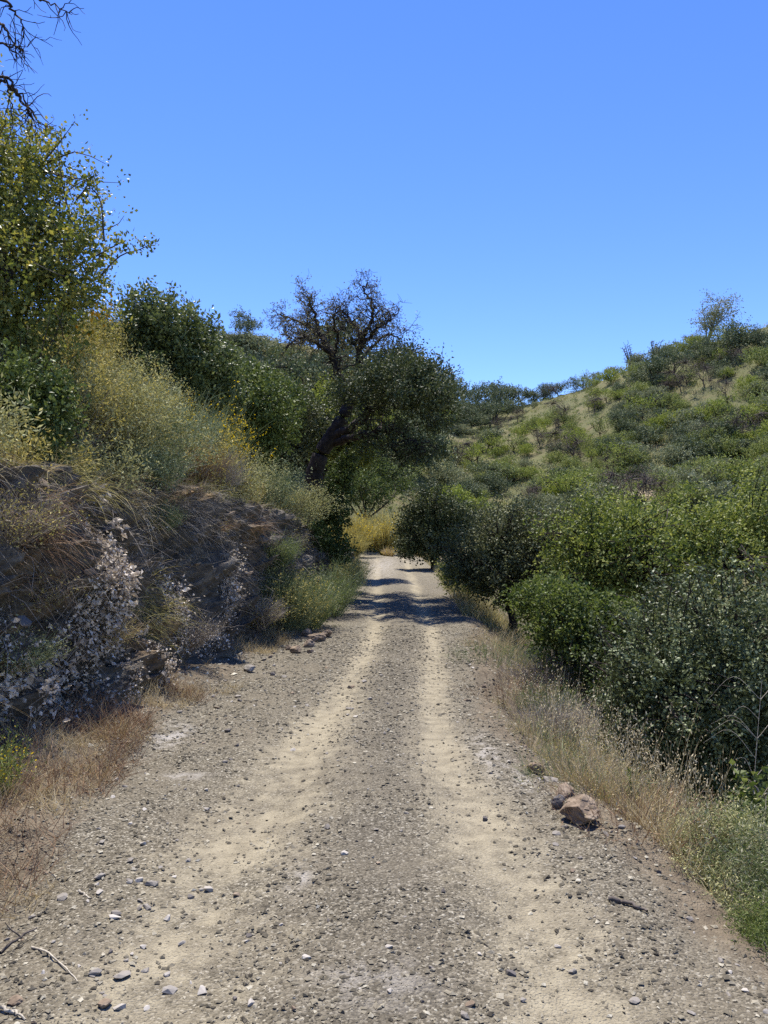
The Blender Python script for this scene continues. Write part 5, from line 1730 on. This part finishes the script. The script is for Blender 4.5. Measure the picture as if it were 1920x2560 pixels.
hill_tree("tall pale thin-crowned tree standing above the ridge oaks", 1765, 880, 748, 5.2, 'bark_pale', 0.6, 801, 3600)
hill_tree("leafless dead tree on the ridge above the small round oak", 1578, 915, 852, 2.0, 'bark_grey', 0.0, 802, 0)
hill_tree("second thinner dead tree on the ridge behind the dark oaks", 1634, 925, 842, 1.5, 'bark_grey', 0.1, 803, 0)

LANDMARKS = [(1437, 1155, "large brown leafless tree"), (1220, 1125, "black-green oak of the clearing"), (1550, 1080, "slim dark oak of the clearing"), (1245, 1215, "low bushy oak of the clearing"),
             (1380, 1140, "grey leafless bush of the clearing"), (1410, 1060, "high leafless almond tree"), (1485, 1035, "leafless almond tree under the ridge"), (1765, 885, "tall pale ridge tree"),
             (1578, 915, "dead ridge tree"), (1770, 1240, "almond tree at the terrace path"), (1905, 860, "ridge oak at the right edge"), (1690, 940, "ridge oaks beside the dead trees"), (1180, 1020, "ridge dip"),
             (1395, 980, "low rounded ridge oak"), (625, 842, "lone round skyline oak"), (760, 900, "leaning oak"), (1090, 1260, "low dark oak at the bend"), (1800, 1300, "yellow-green edge tree"), (1560, 1290, "upright-stemmed tree"), (1270, 1290, "grey-green track bush"), (1850, 1050, "right edge of the hillside")]
WORDS = {'green': "olive green shrub", 'grey': "grey-green shrub", 'dark': "dark green shrub", 'lime': "lime green shrub", 'oak': "dark hill oak", 'almond': "thin green almond tree", 'bare': "leafless brown tree"}
placed = []


def name_hill_plants():
    """Give each hillside plant a label of its own: how it looks, which landmark it stands by, how near."""
    groups = {}
    for o, key, sc in placed:
        x, y, z = o.location
        px, py = CX + F_PX * x / y, HORIZON - (z + 0.6 - EYE) / y * F_PX
        lx, ly, nm = min(LANDMARKS, key=lambda m: math.hypot(m[0] - px, m[1] - py))
        dx, dy = px - lx, py - ly
        side = ("right of" if dx > 0 else "left of") if abs(dx) > abs(dy) * 1.2 else ("below" if dy > 0 else "above")
        size = "small" if sc < 0.85 else ("large" if sc > 1.1 else "middling")
        groups.setdefault((size + " " + WORDS[key], side, nm), []).append((math.hypot(dx, dy), o))
    ordn = ["nearest", "second nearest", "third nearest", "fourth nearest", "fifth nearest", "sixth nearest", "seventh nearest", "eighth nearest", "ninth nearest", "tenth nearest"]
    for (what, side, nm), lst in groups.items():
        lst.sort(key=lambda a: a[0])
        for k, (_, o) in enumerate(lst):
            o["label"] = f"{what} {side} the {nm}" if len(lst) == 1 else f"{what} {side} the {nm}, {ordn[min(k, 9)]}"


# the rest of the nearer hillside, one object each
count = 0
while count < 300:
    px, py = rng.uniform(1090, 1990), rng.uniform(860, 1290)
    x, y = hill_xy(px, py)
    if HORIZON - (float(gz(x, y)[0]) - EYE) / y * F_PX > py + 14:
        continue
    clearing = 1180 < px < 1560 and 960 < py < 1215
    pr = [0.24, 0.06, 0.06, 0.22, 0.30, 0.12] if clearing else ([0.24, 0.36, 0.10, 0.18, 0.08, 0.04] if px > 1500 else [0.25, 0.22, 0.2, 0.2, 0.09, 0.04])
    key = rng.choice(['green', 'grey', 'dark', 'lime', 'almond', 'bare'], p=pr)
    sc_ = rng.uniform(0.6, 1.25) * (0.8 if clearing else 1.05)
    placed.append((put(key, x, y, sc_), key, sc_))
    count += 1
for _ in range(130):
    px = rng.uniform(480, 1100)
    py = max(845, min(920, 880 + (px - 680) * 0.2)) + 300 * rng.random() ** 1.2
    x, y = hill_xy(px, py)
    key, sc_ = rng.choice(['green', 'grey', 'dark', 'oak'], p=[0.2, 0.36, 0.36, 0.08]), rng.uniform(0.8, 1.4)
    placed.append((put(key, x, y, sc_), key, sc_))
for v in protos.values():
    for p in v:
        if first.pop(id(p), False):
            x, y = hill_xy(rng.uniform(1200, 1850), rng.uniform(1000, 1250))
            p.location = (x, y, float(gz(x, y)[0]))
            placed.append((p, [k for k in protos if p in protos[k]][0], 1.0))
name_hill_plants()


# small scrub and dry tussocks that cover the hills, too many to count
def hill_cover(name, mat, n, seed, size, per, leaf, lim=None, upright=0.5):
    rng = np.random.default_rng(seed)
    u = rng.uniform(-0.42, 0.60, n)
    y = 41 + 88 * rng.random(n) ** 0.8
    x = u * y
    if lim is not None:
        k = fbm(np.stack([x, y, 0 * x], 1) * 0.06, 3, 44) * lim[0] > lim[1]
        x, y = x[k], y[k]
        n = len(x)
    c = np.stack([x, y, gz(x, y)], 1)
    s = size * rng.uniform(0.5, 1.3, n)
    off = rand_unit(rng, n * per).reshape(n, per, 3) * rng.uniform(0.5, 1, (n, per, 1)) * s[:, None, None] * np.array([1, 1, 0.75])
    off[:, :, 2] = np.abs(off[:, :, 2])
    pos = c[:, None, :] + off
    g = Geo()
    tint = (0.5 + 0.25 * rng.normal(size=(n, 1)) + 0.15 * rng.normal(size=(n, per))).ravel()
    leaves(g, pos.reshape(-1, 3), rng.normal(size=(n * per, 3)) + np.array([0, 0, upright]), leaf[0], leaf[1], rng, tint)
    describe(link(name, g.mesh(name, M[mat])), kind="stuff")


hill_cover("hill_scrub", 'hill_grey', 1400, 900, 0.5, 32, (0.16, 0.09))
hill_cover("hill_scrub", 'hill_green', 1700, 901, 0.45, 32, (0.16, 0.09))
hill_cover("hill_scrub", 'hill_dark', 420, 902, 0.6, 48, (0.17, 0.10))
hill_cover("hill_dry_grass", 'mixed_grass', 6500, 903, 0.35, 7, (0.3, 0.06), (1, -0.3), 1.5)
hill_cover("hill_grass", 'hill_green', 5200, 904, 0.4, 11, (0.26, 0.05), (1, -0.5), 1.5)

# understorey filling the hollow right of the track and the slope on the left
def undergrowth(name, mat, n, seed, xlo, xhi, y0, y1, size, per, leaf):
    rng = np.random.default_rng(seed)
    y = rng.uniform(y0, y1, n)
    x = xlo(y) + (xhi(y) - xlo(y)) * rng.random(n)
    c = np.stack([x, y, gz(x, y)], 1)
    s = size * rng.uniform(0.5, 1.3, n)
    off = rand_unit(rng, n * per).reshape(n, per, 3) * rng.uniform(0.4, 1, (n, per, 1)) * s[:, None, None]
    off[:, :, 2] = np.abs(off[:, :, 2]) * 0.9
    g = Geo()
    tint = (0.45 + 0.2 * rng.normal(size=(n, 1)) + 0.15 * rng.normal(size=(n, per))).ravel()
    leaves(g, (c[:, None, :] + off).reshape(-1, 3), rng.normal(size=(n * per, 3)) + np.array([0, 0, 0.4]), leaf[0], leaf[1], rng, tint)
    describe(link(name, g.mesh(name, M[mat])), kind="stuff")


undergrowth("undergrowth", 'oak', 260, 950, lambda y: right_edge(y) + 1.4, lambda y: right_edge(y) + 1.6 + 0.5 * y, 5.5, 32, 0.5, 80, (0.085, 0.05))
undergrowth("undergrowth", 'almond', 170, 951, lambda y: right_edge(y) + 2.0, lambda y: right_edge(y) + 2 + 0.5 * y, 15, 42, 0.75, 80, (0.11, 0.066))
undergrowth("undergrowth", 'olive', 170, 952, lambda y: foot(y) - 7 - 0.1 * y, lambda y: foot(y) - 1.2, 8, 32, 0.5, 80, (0.07, 0.034))
undergrowth("undergrowth", 'oak', 110, 953, lambda y: foot(y) - 9 - 0.1 * y, lambda y: foot(y) - 1.8, 13, 42, 0.9, 90, (0.12, 0.075))
